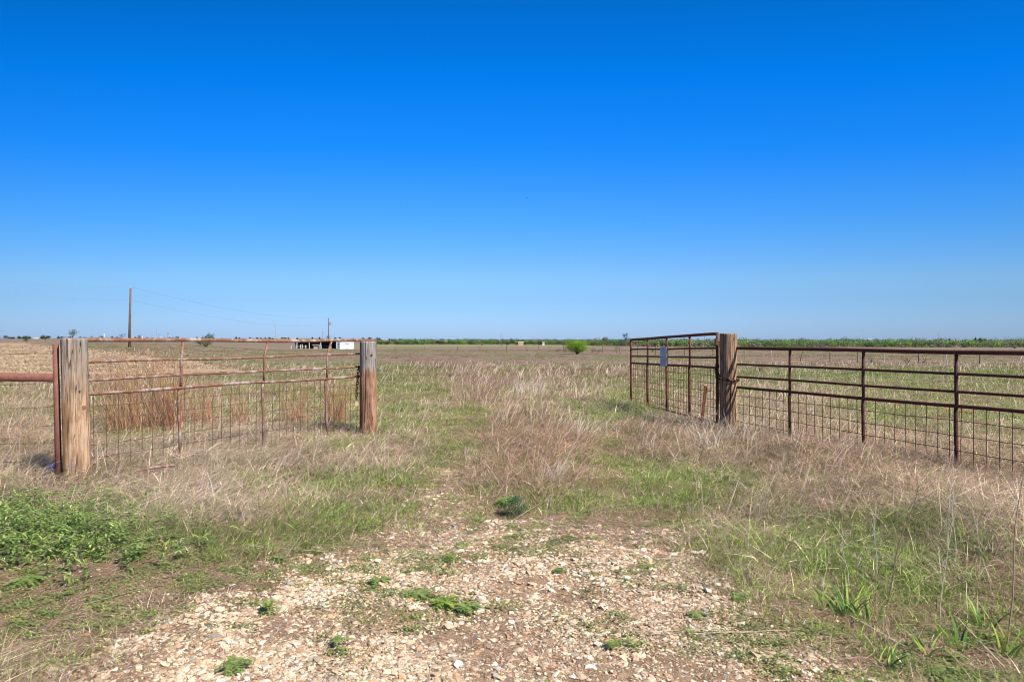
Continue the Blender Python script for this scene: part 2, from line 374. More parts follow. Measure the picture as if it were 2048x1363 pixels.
def field():
    xs = np.linspace(-150, -8, 300); ys = np.geomspace(19, 200, 240)
    X, Y = np.meshgrid(xs, ys, indexing='ij'); jx = X+(fbm(X, Y, 2.5, 91)-.5)*2.2; jy = Y*(1+(fbm(X, Y, 2.5, 95)-.5)*.07)
    ins = inpoly(jx, jy, FIELDW)
    q = ins[:-1, :-1] & ins[1:, :-1] & ins[:-1, 1:] & ins[1:, 1:]
    Z = terrain(X, Y)+.03+.03*np.sin(Y*5.2+X*.35)
    idx = np.arange(X.size).reshape(X.shape)
    Q = np.stack([idx[:-1, :-1], idx[1:, :-1], idx[1:, 1:], idx[:-1, 1:]], -1)[q]
    used = np.unique(Q); re = np.full(X.size, -1); re[used] = np.arange(len(used))
    V = np.stack([X, Y, Z], -1).reshape(-1, 3)[used]
    m, nt, b = new_mat('ploughed_soil'); ov = objvec(nt, (.35, 1, 1)); o2 = objvec(nt)
    c = mixc(nt, mapr(nt, noise(nt, ov, 2.2, 8, .75), .36, .62), (.20, .125, .07), (.46, .33, .20))
    c = mixc(nt, mapr(nt, noise(nt, ov, 7, 6, .8), .55, .66), c, (.56, .43, .28))
    c = mixc(nt, mapr(nt, noise(nt, ov, 5, 6, .8), .30, .42, .8, 0), c, (.12, .07, .045))
    c = mixc(nt, mapr(nt, noise(nt, ov, .7, 6, .75), .40, .56, .65, 0), c, (.20, .125, .075))
    c = mixc(nt, mapr(nt, noise(nt, o2, .25, 5, .7), .55, .66, 0, .4), c, (.24, .20, .09))
    nt.links.new(c, b.inputs['Base Color']); b.inputs['Roughness'].default_value = .95
    bump(nt, b, noise(nt, ov, 9, 6, .7), 1, .06)
    o = npmesh('ploughed_field', V, re[Q], m)
    tag(o, 'tan ploughed field with straw stubble behind the left fence', 'field', kind='structure')
field()

# ------------------------------------------------------------------ gravel
def ico():
    t = (1+5**.5)/2
    V = np.array([(-1, t, 0), (1, t, 0), (-1, -t, 0), (1, -t, 0), (0, -1, t), (0, 1, t), (0, -1, -t), (0, 1, -t), (t, 0, -1), (t, 0, 1), (-t, 0, -1), (-t, 0, 1)], float)
    V /= np.linalg.norm(V[0])
    T = np.array([(0, 11, 5), (0, 5, 1), (0, 1, 7), (0, 7, 10), (0, 10, 11), (1, 5, 9), (5, 11, 4), (11, 10, 2), (10, 7, 6), (7, 1, 8), (3, 9, 4), (3, 4, 2), (3, 2, 6), (3, 6, 8), (3, 8, 9), (4, 9, 5), (2, 4, 11), (6, 2, 10), (8, 6, 7), (9, 8, 1)])
    return V, T
def gravel():
    V0, T0 = ico(); Ntry = 560000
    y = 1.9+rng.random(Ntry)**1.5*5.8; x = (rng.random(Ntry)-.5)*2*(.95*y+.6)
    g = gravelness(x, y)
    bare = fbm(x, y, .45, 101, 3); bare2 = fbm(x, y, 1.4, 105, 2)
    bare3 = fbm(x, y, .16, 107, 2); p = np.clip(g*1.05*(.3+.7*S(bare, .28, .48))*(.5+.5*S(bare2, .28, .5))*(.35+.65*S(bare3, .3, .55))+.010, 0, 1)
    keep = rng.random(Ntry) < p; x = x[keep]; y = y[keep]; n = len(x)
    s = .0032+.0058*rng.random(n)**1.8+.012*(rng.random(n) < .09)*rng.random(n)+.014*(rng.random(n) < .008)*rng.random(n)
    s *= (.7+.3*np.minimum(y/3, 1.6))
    z = terrain(x, y)+((fbm(x, y, .09, 61, 3)-.5)*.030+(fbm(x, y, .33, 66, 2)-.5)*.03)+s*.15
    defo = 1+(rng.random((n, 12))-.5)*1.0
    V = V0[None]*defo[..., None]*s[:, None, None]
    sc3 = np.stack([1+.5*rng.random(n), .75+.4*rng.random(n), .32+.35*rng.random(n)], -1); V = V*sc3[:, None]
    a = rng.random(n)*6.283; ca, sa = np.cos(a)[:, None], np.sin(a)[:, None]
    tl = (rng.random(n)-.5)[:, None]*.7
    Xr = V[..., 0]*ca-V[..., 1]*sa; Yr = V[..., 0]*sa+V[..., 1]*ca; Zr = V[..., 2]+Xr*tl
    V = np.stack([Xr+x[:, None], Yr+y[:, None], Zr+z[:, None]], -1).reshape(-1, 3)
    T = (T0[None]+np.arange(n)[:, None, None]*12).reshape(-1, 3)
    pal = np.array([(.66, .52, .36), (.76, .66, .51), (.56, .40, .255), (.50, .31, .165), (.38, .33, .27), (.62, .48, .34), (.42, .30, .19)])
    c = pal[rng.choice(7, n, p=[.27, .16, .2, .09, .06, .14, .08])]*(.62+.38*rng.random((n, 1)))
    m, nt, b = new_mat('limestone_gravel'); a = N(nt, 'ShaderNodeAttribute', attribute_name='col'); ov = objvec(nt)
    nt.links.new(mixc(nt, 1.0, a.outputs['Color'], mixc(nt, mapr(nt, noise(nt, ov, 160, 4), .3, .7), (.75, .72, .68), (1.15, 1.15, 1.15)), 'MULTIPLY'), b.inputs['Base Color'])
    b.inputs['Roughness'].default_value = .9
    o = npmesh('gravel', V, None, m, None, np.repeat(c, 12, 0), False, T)
    tag(o, 'pale cream limestone gravel spread over the bare track entrance', 'gravel', kind='stuff')
    print('stones', n)
gravel()

# ------------------------------------------------------------------ grass
TAN = np.array([(.53, .375, .255), (.68, .53, .39), (.40, .265, .175), (.48, .335, .23), (.60, .45, .33)])
RED = np.array([(.38, .225, .15), (.29, .16, .105), (.46, .30, .205), (.43, .28, .195)])
GREY = np.array([(.54, .43, .33), (.68, .57, .45), (.44, .34, .26)])
GRN = np.array([(.17, .30, .035), (.25, .39, .05), (.11, .20, .03), (.34, .43, .08), (.20, .31, .05)])
def strips(P, h, w, az, lean, curl, fa, col, ns, tipw=.15, colt=None):
    n = len(P); t = np.linspace(0, 1, ns+1)[None]
    hor = h[:, None]*(np.sin(lean)[:, None]*t+curl[:, None]*t**2*.6)
    ver = h[:, None]*(np.cos(lean)[:, None]*t-curl[:, None]*t**2*.38)
    C = np.stack([P[:, 0, None]+np.cos(az)[:, None]*hor, P[:, 1, None]+np.sin(az)[:, None]*hor, P[:, 2, None]+ver], -1)
    ww = w[:, None]*(1-t*(1-tipw))*.5
    W = np.stack([np.cos(fa)[:, None]*ww, np.sin(fa)[:, None]*ww, 0*ww], -1)
    V = np.stack([C-W, C+W], 2)                      # n, ns+1, 2, 3
    b = (np.arange(n)*(ns+1)*2)[:, None]; k = np.arange(ns)[None]*2
    Q = np.stack([b+k, b+k+1, b+k+3, b+k+2], -1).reshape(-1, 4)
    cc = np.repeat(col[:, None], (ns+1)*2, 1)
    return V.reshape(-1, 3), Q, cc.reshape(-1, 3)
class Acc:
    def __init__(s): s.V = []; s.Q = []; s.C = []; s.n = 0
    def add(s, V, Q, C): s.V.append(V.astype(np.float32)); s.Q.append((Q+s.n).astype(np.int32)); s.C.append(C.astype(np.float32)); s.n += len(V)
    def build(s, name, mat, parent=None): return npmesh(name, np.vstack(s.V), np.vstack(s.Q), mat, parent, np.vstack(s.C))
AD, AG = Acc(), Acc()
POSTS = [(-3.97, 6.22, .16), (-2.0, 9.8, .15), (3.18, 10.0, .15)]
def meadow():
    rings = [(2.3, 4, 13000, 3), (4, 6, 12500, 3), (6, 9, 9000, 3), (9, 14, 4200, 2), (14, 20, 1250, 2), (20, 30, 560, 2), (30, 45, 230, 2), (45, 70, 85, 1), (70, 110, 30, 1), (110, 175, 11, 1)]
    tot = 0
    for (a, b, rho, ns) in rings:
        area = (b-a)*((a+b)/2*1.72+1.2)
        per = 26 if b < 15 else 16
        nc = int(area*rho/per)
        yy = np.sqrt(rng.random(nc)*(b*b-a*a)+a*a); xx = (rng.random(nc)-.5)*2*(.86*yy+.6)
        dry, h, den, red, g = zone(xx, yy)
        keep = (rng.random(nc) < den/1.5*(.45+1.0*S(fbm(xx, yy, .35, 121, 2), .3, .65))) & ~inpoly(xx, yy, FIELDW)
        for pxx, pyy, pr in POSTS: keep &= np.hypot(xx-pxx, yy-pyy) > pr
        xx, yy, dry, h, red, g = [q[keep] for q in (xx, yy, dry, h, red, g)]; nc = len(xx)
        isdry = rng.random(nc) < S(dry, .12, .88)
        big = .6+.8*rng.random(nc)
        caz = rng.random(nc)*6.283
        wind = fbm(xx, yy, 2.5, 111, 2)
        caz = np.where(rng.random(nc) < .45, (wind-.5)*2.6+.35, caz)
        rep = np.full(nc, per); rep = np.where(isdry, rep, int(per*1.15))
        I = np.repeat(np.arange(nc), rep); n = len(I); tot += n
        mid = (a+b)/2
        rad = .05+.05*rng.random(nc)+.012*mid*.25
        rr = rad[I]*np.sqrt(-2*np.log(rng.random(n)+1e-9))*.75; th = rng.random(n)*6.283
        X = xx[I]+rr*np.cos(th); Y = yy[I]+rr*np.sin(th); D = isdry[I]; D = np.where(rng.random(n) < .2, ~D, D)
        P = np.stack([X, Y, terrain(X, Y)-.01], -1)
        az = np.where(rng.random(n) < .36, caz[I]+rng.normal(0, .6, n), th)
        hb = np.where(D, .045+.135*rng.random(n)**1.6, .035+.095*rng.random(n))*h[I]*big[I]
        hb *= np.where(D, 1+.25*S(Y, 15, 40), 1+.3*S(Y, 15, 40))
        hb = np.maximum(hb, .025)
        lean = np.abs(np.where(D, rng.normal(.55, .6, n), rng.normal(.35, .42, n)))+.1*D
        flat = (D & (rng.random(n) < .58*(1-S(Y, 12, 30)*.5))) | (~D & (rng.random(n) < .22)); lean = np.where(flat, 1.1+.4*rng.random(n), lean); lean = np.clip(lean, 0, 1.5); hb = np.where(flat, hb*1.25, hb)
        P[:, 2] += np.where(flat, rng.random(n)*.10*h[I]*np.minimum(big[I], 1.2)*(1-g[I]), 0)
        curl = np.abs(rng.normal(0, .5, n))+np.where(D, .1, .25)
        wd = np.where(D, .0012, .0019)+np.where(D, .00027, .00034)*Y; wd *= (.65+.6*rng.random(n))*np.where(rng.random(n) < .06, 1.8, 1)
        if b > 40: wd *= 1.35
        cr = red[I]+rng.normal(0, .35, n)
        kk = rng.integers(0, 60, n)
        cd = np.where((cr > .35)[:, None], RED[kk % 4], np.where((cr < -.45)[:, None], GREY[kk % 3], TAN[kk % 5]))
        cg = GRN[kk % 5]; dk = (1-.20*S(Y, 13, 26)-.08*S(Y, 50, 90))[:, None]; gd = rng.random(n) < .15; cg = np.where(gd[:, None], TAN[kk % 5]*.8, cg)
        c = np.where(D[:, None], cd*.92, cg)*dk*.84*np.exp(rng.normal(0, 1, (n, 1))*(.5-.28*S(Y, 18, 50))[:, None]-.08)*(1+(rng.random(nc)-.5)*.85*(1-.6*S(yy, 15, 45)))[I][:, None]*(.80+.4*vn(xx, yy, .5, 131)[I])[:, None]
        fa = az+math.pi/2+rng.normal(0, .5, n)
        fa = np.where(rng.random(n) < .5, rng.normal(0, .5, n), fa)
        for mk, A in ((D, AD), (~D, AG)):
            if mk.sum(): A.add(*strips(P[mk], hb[mk], wd[mk], az[mk], lean[mk], curl[mk], fa[mk], c[mk], ns))
        # tall single straw stalks
        nt_ = int(area*min(rho*.02, 35)); 
        if b <= 70:
            x2 = (rng.random(nt_)-.5)*2; y2 = np.sqrt(rng.random(nt_)*(b*b-a*a)+a*a); x2 *= .86*y2+.6
            dry, h2, den, red, g = zone(x2, y2); k = (rng.random(nt_) < dry*den*.8) & ~inpoly(x2, y2, FIELDW); x2, y2, h2, red = x2[k], y2[k], h2[k], red[k]; m = len(x2)
            P = np.stack([x2, y2, terrain(x2, y2)], -1); az = (fbm(x2, y2, 2.5, 111, 2)-.5)*2.6+.35+rng.normal(0, .9, m)
            cc = np.where((rng.random(m) < .5)[:, None], TAN[rng.integers(0, 5, m)], GREY[rng.integers(0, 3, m)])*1.08
            AD.add(*strips(P, (.14+.24*rng.random(m)**1.5)*np.minimum(h2, 1.2), (.0016+.0004*y2), az, np.abs(rng.normal(.45, .4, m)), np.abs(rng.normal(.2, .4, m)), rng.normal(0, .5, m), cc, max(ns, 2), .5))
    print('blades', tot)
meadow()
def litter():
    """dead stems lying flat on the bare soil, short moss-like herb leaves"""
    n = 170000; y = 2.2+rng.random(n)**1.4*6; x = (rng.random(n)-.5)*2*(.9*y+.5)
    g = gravelness(x, y); pt = fbm(x, y, .5, 141, 3)
    u, v = proj(x, y, 0*x); mt = np.exp(-.5*(((u-1000)/330)**2+((v-1045)/28)**2))+np.exp(-.5*(((u-650)/180)**2+((v-1085)/22)**2))+.5*np.exp(-.5*(((u-1010)/120)**2+((v-1290)/35)**2))
    k = rng.random(n) < np.clip(.55*(1-g)+.5*S(pt, .5, .7)*.8+.9*mt, .05, 1)
    x, y = x[k], y[k]; m = len(x)
    P = np.stack([x, y, terrain(x, y)+((fbm(x, y, .09, 61, 3)-.5)*.030+(fbm(x, y, .33, 66, 2)-.5)*.03)+.004], -1)
    c = np.where((rng.random(m) < .6)[:, None], RED[rng.integers(0, 4, m)], np.where((rng.random(m) < .25)[:, None], GREY[rng.integers(0, 3, m)], TAN[rng.integers(0, 5, m)]))*(.6+.5*rng.random((m, 1)))
    az = rng.random(m)*6.283
    AD.add(*strips(P, .03+.09*rng.random(m), .0018+.0003*y, az, 1.35+.25*rng.random(m), 0*x, az+1.57, c, 1))
litter()
def long_straws():
    for (u0, v0, u1, v1) in [(1280, 1250, 1420, 1240), (1300, 1268, 1470, 1262), (1390, 1272, 1600, 1268), (1400, 1264, 1560, 1278), (500, 1085, 640, 1070), (560, 1100, 700, 1112), (180, 1210, 290, 1180),
                             (1700, 1235, 1810, 1300), (1915, 1240, 2010, 1345), (620, 1075, 720, 1078), (1000, 1060, 1080, 1015), (1180, 1022, 1260, 1010)]:
        a = np.array(px(u0, v0)); b = np.array(px(u1, v1)); d = b-a; L = np.hypot(d[0], d[1]); az = np.array([math.atan2(d[1], d[0])])
        AD.add(*strips(np.array([a+[0, 0, .015]]), np.array([L]), np.array([.006]), az, np.array([1.56]), np.array([0.]), az+1.57, np.array([(.5, .42, .32)]), 5, .6))
long_straws()
def stubble():
    n = 90000; y = 19+rng.random(n)**1.5*110; x = -(.25+.75*rng.random(n))*y*.9-2
    k = inpoly(x+rng.normal(0, .5, n), y*(1+rng.normal(0, .02, n)), FIELDW) & (rng.random(n) < S(fbm(x*.35, y, 1.3, 191, 3), .3, .6)); x, y = x[k], y[k]; m = len(x)
    P = np.stack([x, y, terrain(x, y)+.05], -1)
    c = np.array([(.62, .49, .31), (.50, .37, .23), (.30, .19, .11), (.16, .10, .06), (.70, .57, .38), (.20, .21, .08)])[rng.choice(6, m, p=[.22, .26, .20, .16, .08, .08])]*(.62+.4*rng.random((m, 1)))
    az = rng.random(m)*6.283; AD.add(*strips(P, .06+.12*rng.random(m), .009+.0008*y, az, .6+.9*rng.random(m), 0*x, rng.normal(0, .7, m), c, 1))
stubble()

def leaves(P, dirs, L, W, col, droop=.3):
    """flat pointed leaves: 2 quads each along dirs (unit)"""
    n = len(P); up = np.array([0, 0, 1.]); side = np.cross(dirs, up); side /= np.linalg.norm(side, axis=1)[:, None]+1e-9
    tt = [0, .45, 1.]; ws = [.25, 1, .05]; V = []
    for t, s in zip(tt, ws):
        c = P+dirs*(L*t)[:, None]-up*(droop*L*t*t)[:, None]; V += [c-side*(W*s*.5)[:, None], c+side*(W*s*.5)[:, None]]
    V = np.stack(V, 1); b = (np.arange(n)*6)[:, None]
    Q = np.stack([np.concatenate([b, b+2], 1), np.concatenate([b+1, b+3], 1), np.concatenate([b+3, b+5], 1), np.concatenate([b+2, b+4], 1)], -1).reshape(-1, 4)
    return V.reshape(-1, 3), Q, np.repeat(col, 6, 0)
def rdirs(n, lo, hi):
    a = rng.random(n)*6.283; e = lo+(hi-lo)*rng.random(n)
    return np.stack([np.cos(a)*np.cos(e), np.sin(a)*np.cos(e), np.sin(e)], -1)
AC = Acc()
def cover():
    """creeping herbs on the gravel and verge"""
    n = 3200; y = 2.3+rng.random(n)**1.3*5; x = (rng.random(n)-.5)*2*(.9*y+.4)
    u, v = proj(x, y, 0*x); pt = fbm(x, y, .7, 151, 3)
    g = gravelness(x, y)
    side = np.exp(-.5*(((u-250)/300)**2+((v-1180)/75)**2))+.9*np.exp(-.5*(((u-1750)/300)**2+((v-1310)/60)**2))+.7*np.exp(-.5*(((u-1000)/330)**2+((v-1085)/35)**2))+.5*np.exp(-.5*(((u-950)/200)**2+((v-1190)/30)**2))
    k = rng.random(n) < np.clip(side*1.6*S(pt, .28, .5)+.05*S(pt, .3, .6), 0, 1)
    x, y = x[k], y[k]; nc = len(x); rad = .03+.07*rng.random(nc)**1.5; per = 85
    I = np.repeat(np.arange(nc), per); m = len(I); r = rad[I]*np.sqrt(-2*np.log(rng.random(m)+1e-9))*.7; th = rng.random(m)*6.283
    X = x[I]+r*np.cos(th)*1.4; Y = y[I]+r*np.sin(th)
    P = np.stack([X, Y, terrain(X, Y)+.002+.025*rng.random(m)*np.exp(-(r/rad[I])**2)], -1)
    sh = (.75+.5*rng.random(nc))[I][:, None]; c = np.array([(.18, .24, .06), (.24, .29, .08), (.14, .19, .055), (.31, .31, .11)])[(I+rng.integers(0, 2, m)) % 4]*sh*(.8+.4*rng.random((m, 1)))
    AC.add(*leaves(P, rdirs(m, -.1, .9), .010+.016*rng.random(m), .0045+.006*rng.random(m), c))
cover()
def forb_patch():
    n = 380; u = rng.normal(80, 120, n); v = rng.normal(1064, 34, n)
    for a, b in zip(u, v):
        if b < 985 or a > 420: continue
        X, Y, Z = px(a, b); hh = .07+.11*random.random(); m = 26
        t = rng.random(m); la = rng.normal(0, .03, 2)
        P = np.stack([X+la[0]*t*2+rng.normal(0, .008, m), Y+la[1]*t*2+rng.normal(0, .008, m), Z+hh*t], -1)
        c = np.array([(.19, .30, .06), (.31, .42, .11), (.13, .20, .05), (.28, .31, .12)])[rng.integers(0, 4, m)]*(.65+.6*rng.random((m, 1)))*(.8+.4*rng.random())
        AC.add(*leaves(P, rdirs(m, .0, .9), .03+.035*rng.random(m), .009+.006*rng.random(m), c, .4))
forb_patch()
tag(AD.build('dry_grass', M_DRY), 'dead straw coloured grass and lying stems covering the banks and pasture', 'grass', kind='stuff')
tag(AG.build('green_grass', M_GRASS), 'fresh green grass growing up through the dead straw', 'grass', kind='stuff')
tag(AC.build('ground_cover', M_LEAF), 'low leafy green herbs on the verge and gravel', 'ground cover', kind='stuff')

# ------------------------------------------------------------------ single plants
def rosette(u, v, s, cols, label, name='leafy_weed', n=26, up=.5, wid=.2, droop=.5):
    s *= .78; X, Y, Z = px(u, v); A = Acc(); d = rdirs(n, .1, up)
    c = np.array(cols)[rng.integers(0, len(cols), n)]*(.8+.4*rng.random((n, 1)))
    P = rng.normal(0, .006, (n, 3)); P[:, 2] = .01
    L = s*(.5+.5*rng.random(n)); A.add(*leaves(P, d, L, L*wid, c, droop))
    # lobes along each leaf
    for t in (.3, .5, .7):
        side = np.cross(d, [0, 0, 1.]); side /= np.linalg.norm(side, axis=1)[:, None]
        for sg in (-1, 1):
            q = P+d*(L*t)[:, None]; q[:, 2] -= droop*L*t*t
            dd = d*.6+side*sg*.8; dd /= np.linalg.norm(dd, axis=1)[:, None]
            A.add(*leaves(q, dd, L*.28, L*.12, c*.95, .2))
    o = A.build(name, M_LEAF); o.location = (X, Y, Z+.012); tag(o, label, 'weed', 'leafy weeds at the track entrance'); return o
G1 = [(.17, .24, .06), (.25, .32, .09)]; G2 = [(.21, .29, .07), (.28, .34, .10)]; G3 = [(.30, .38, .06), (.22, .31, .06)]
rosette(53, 1165, .17, G1, 'broad lobed green rosette at far left edge of verge')
rosette(404, 1092, .20, G1, 'big upright leafy weed at the left edge of the track', up=1.1)
rosette(335, 1085, .15, G1, 'leafy weed beside dry stems left of the biggest verge weed', up=.9)
rosette(276, 1110, .15, G1, 'leafy weed at the right end of the green herb patch', up=1.0)
rosette(556, 1125, .09, G1, 'small bright tuft on the upper left of the gravel', up=1.1)
rosette(538, 1225, .11, G2, 'upright dark weed alone on the left gravel', up=1.3, wid=.15)
rosette(759, 1165, .12, G1, 'flat green weed on the middle of the gravel')
rosette(837, 1192, .13, G2, 'grey green thistle rosette on the middle gravel', wid=.3)
rosette(890, 1212, .14, G3, 'yellow green sprawling weed right of the thistle rosette')
rosette(935, 1222, .12, G1, 'dark leafy weed at the right end of the middle weed cluster')
rosette(900, 1118, .09, G1, 'small weed on thin gravel beyond the thistle rosette')
rosette(1117, 1145, .08, G1, 'tiny bright weed on the right half of the gravel')
rosette(680, 1287, .07, G1, 'tiny weed among white stones low on the gravel')
rosette(60, 1085, .2, G2, 'wide leafy weed at the lower edge of the green herb patch')
rosette(1227, 1295, .06, G2, 'little grey green weed in the lower right gravel')
rosette(465, 1335, .12, G1, 'spreading weed low on the left gravel near the picture bottom', up=.4)
rosette(1480, 1200, .09, G1, 'green tuft on gravel beside the right bank')
rosette(1395, 1235, .08, G2, 'dull weed on gravel left of the lying straws')
def leafball(name, u, v, w_, h_, n, L, cols, label, cat, d=None, group=None, stems=True, jag=.25, gap=.35):
    """a bush: stems + leaf clumps on an uneven volume"""
    if d is None: X, Y, Z = px(u, v)
    else: X, Y, Z = at(u, d)
    root = empty(name, (X, Y, Z), label, cat, group)
    nl = max(6, int(n/70)); lob = rng.normal(0, 1, (nl, 3)); lob /= np.linalg.norm(lob, axis=1)[:, None]; lob *= (.45+.55*rng.random(nl)**.5)[:, None]
    lob = lob*np.array([w_*.42, w_*.36, h_*.38])+np.array([0, 0, h_*.55]); lob[:, 2] = np.maximum(lob[:, 2], h_*.12)
    I = rng.integers(0, nl, n); P = lob[I]+rng.normal(0, 1, (n, 3))*np.array([w_*.11, w_*.11, h_*.10]); P[:, 2] = np.maximum(P[:, 2], .04*h_)
    cl = (.65+.7*rng.random(nl))[I][:, None]; c = np.array(cols)[rng.integers(0, len(cols), n)]*cl*(.8+.4*rng.random((n, 1)))
    dd = rng.normal(0, 1, (n, 3)); dd[:, 2] = np.abs(dd[:, 2])*.6; dd /= np.linalg.norm(dd, axis=1)[:, None]
    A = Acc(); A.add(*leaves(P, dd, L*(.6+.8*rng.random(n)), L*(.4+.3*rng.random(n)), c)); A.build('foliage', M_LEAF, root)
    if stems:
        mb = MB()
        for q in range(min(nl, 12)):
            e = lob[q]; mid = e*[.35, .35, .55]+rng.normal(0, .03*w_, 3); mb.tube([[0, 0, -.05], mid, e], [w_*.018, w_*.012, w_*.005], 5)
        mb.build('trunk' if 'tree' in name else 'stem', M_BARK, root)
    return root
M_BARK = flat_mat('bark', (.16, .12, .09), .9, 0, .3, 8)
leafball('bush', 1033, 1032, .22, .14, 900, .016, [(.05, .13, .04), (.07, .17, .05), (.04, .10, .04)], 'small dense dark green bushy herb in front of the dry hump', 'shrub')
leafball('bush', 1012, 1012, .16, .10, 500, .02, [(.24, .33, .05), (.18, .28, .05)], 'small yellow green herb just behind the dark bushy herb', 'shrub')
leafball('bush', 1154, 706, 3.5, 2.1, 8000, .17, [(.28, .46, .03), (.36, .52, .04), (.20, .34, .03)], 'bright green round shrub standing alone in the middle pasture', 'shrub', d=108)
SB = 'small shrubs along the distant pasture fence'
leafball('bush', 1116, 700, 1.0, .8, 250, .12, [(.10, .15, .05)], 'tiny dull shrub left of the bright green shrub', 'shrub', d=125, group=SB)
leafball('bush', 1129, 700, 1.1, 1.2, 250, .12, [(.10, .16, .05)], 'small dull shrub touching left of the bright green shrub', 'shrub', d=125, group=SB)
leafball('bush', 1184, 700, 1.6, 1.0, 300, .12, [(.12, .17, .05)], 'low olive shrub right beside the bright green shrub', 'shrub', d=122, group=SB)
leafball('bush', 1196, 700, 1.6, .9, 300, .12, [(.15, .16, .08)], 'grey olive shrub second to the right of the bright green shrub', 'shrub', d=122, group=SB)
leafball('bush', 1233, 700, 1.5, 1.2, 350, .12, [(.14, .19, .06)], 'airy green shrub just left of the open gate end', 'shrub', d=118, group=SB)
leafball('bush', 1306, 700, 1.2, .9, 350, .12, [(.14, .19, .06)], 'dull green shrub seen through the top of the open gate', 'shrub', d=125, group=SB)
leafball('bush', 1742, 715, 1.4, .9, 350, .08, [(.20, .20, .09), (.26, .22, .10)], 'thin olive shrub left of the yellowish thicket', 'shrub', d=72, group=SB)
leafball('bush', 1815, 718, 1.9, 1.0, 500, .08, [(.24, .24, .08), (.17, .18, .07)], 'yellowish shrub thicket beside a dark fence post', 'shrub', d=70, group=SB)
leafball('bush', 1847, 722, 1.2, .7, 300, .08, [(.26, .27, .07)], 'low yellow shrub right of the dark fence post', 'shrub', d=68, group=SB)
leafball('bush', 1520, 745, 1.1, .7, 500, .05, [(.24, .14, .10), (.28, .17, .13)], 'reddish brown dead weed mound in the pasture behind the right gate', 'shrub', d=32)
leafball('bush', 411, 690, 4.6, 2.2, 1800, .20, [(.09, .18, .03), (.14, .26, .05), (.07, .12, .03)], 'wide leafy green bush behind the left gate top rail', 'shrub', d=150)

def blade_clump(u, v, n, hlo, hhi, w0, cols, label, name='tall_grass_clump', az0=None, rad=.08, lean=.15, curl=.25, mat=None, d=None, cat='grass clump', group=None, ns=5, spread=.8, tipw=.3):
    X, Y, Z = px(u, v) if d is None else at(u, d)
    rr = rad*np.sqrt(rng.random(n)); th = rng.random(n)*6.283
    P = np.stack([rr*np.cos(th), rr*np.sin(th), 0*th], -1)
    az = th+rng.normal(0, .6, n) if az0 is None else az0+rng.normal(0, spread, n)
    c = np.array(cols)[rng.integers(0, len(cols), n)]*(.75+.5*rng.random((n, 1)))
    A = Acc(); A.add(*strips(P, hlo+(hhi-hlo)*rng.random(n), w0*(.7+.6*rng.random(n)), az, np.abs(rng.normal(lean, .15, n)), np.abs(rng.normal(curl, .15, n)), rng.normal(0, .6, n), c, ns, tipw))
    o = A.build(name, mat or M_DRY); o.location = (X, Y, Z); tag(o, label, cat, group); return o
BG = 'rust red bluestem clumps behind the left gate'
RB = [(.28, .125, .06), (.21, .09, .045), (.34, .17, .09), (.38, .24, .14)]
blade_clump(268, 866, 130, .7, 1.5, .006, RB, 'tall rust red grass clump behind the gate right of the big square post', az0=3.0, rad=.16, group=BG)
blade_clump(232, 868, 60, .6, 1.25, .0075, RB, 'thin rust red grass clump nearest the big square post', az0=3.0, rad=.14, group=BG)
blade_clump(318, 862, 130, .7, 1.55, .006, RB, 'tallest dense rust red grass clump behind the gate', az0=2.8, rad=.16, group=BG)
blade_clump(350, 862, 90, .7, 1.35, .0075, RB, 'rust red grass clump behind the first gate upright', az0=2.6, rad=.14, group=BG)
blade_clump(415, 855, 80, .4, 1.05, .007, RB, 'loose rust red grass clump between first and second gate uprights', az0=2.6, rad=.22, group=BG)
blade_clump(480, 850, 50, .3, .75, .007, RB, 'low reddish grass clump left of the second gate upright', az0=2.6, rad=.22, group=BG)
blade_clump(590, 850, 70, .35, .8, .007, RB, 'reddish grass clump between second and third gate uprights', az0=1.9, rad=.2, group=BG)
blade_clump(668, 845, 100, .45, 1.0, .007, RB, 'reddish grass clump between third gate upright and the chained post', az0=1.2, rad=.18, group=BG)
blade_clump(30, 850, 22, .6, 1.1, .006, [(.30, .20, .14)], 'sparse tall brown stalks left of the steel fence post', az0=2.7, rad=.3, curl=.4)
blade_clump(75, 860, 12, .6, 1.0, .006, [(.30, .20, .14)], 'few tall brown stalks beside the steel fence post', az0=2.7, rad=.1, curl=.4)
blade_clump(955, 800, 150, .15, .5, .009, [(.25, .15, .10), (.36, .24, .17), (.42, .30, .21)], 'upright red brown grass clump in the left wheel track', rad=.6)
blade_clump(985, 770, 160, .15, .45, .010, [(.25, .15, .10), (.31, .20, .15)], 'red brown grass clump farther along between the wheel tracks', rad=.9)
PW = [(.50, .41, .32), (.60, .51, .40), (.40, .31, .23)]
blade_clump(1165, 870, 60, .2, .5, .006, PW, 'pale bleached stalks leaning right behind the dry hump', az0=.2, rad=.25, lean=.6)
blade_clump(1060, 785, 120, .2, .5, .008, PW, 'pale grey dead weed stalks in the far middle of the track', rad=.4)
blade_clump(1415, 905, 60, .2, .62, .005, PW, 'bleached white stalks against the chained right gate post', az0=.6, rad=.2, lean=.45, spread=1.4)
blade_clump(1465, 885, 60, .15, .5, .005, PW, 'pale stalks across the foot of the right gate post', az0=.4, rad=.2, lean=.6, spread=1.4)
blade_clump(385, 1010, 70, .12, .36, .005, [(.50, .42, .34), (.6, .5, .4), (.36, .28, .22)], 'grey dead stems leaning right on the left bank', az0=.5, rad=.22, lean=.7)
blade_clump(1100, 960, 55, .12, .36, .005, PW, 'pale stems leaning right at the front of the dry hump', az0=.6, rad=.15, lean=.6)
GB = [(.14, .26, .05), (.24, .34, .06), (.10, .20, .06), (.38, .42, .08)]
JG = 'broad bladed grass at the foot of the right bank'
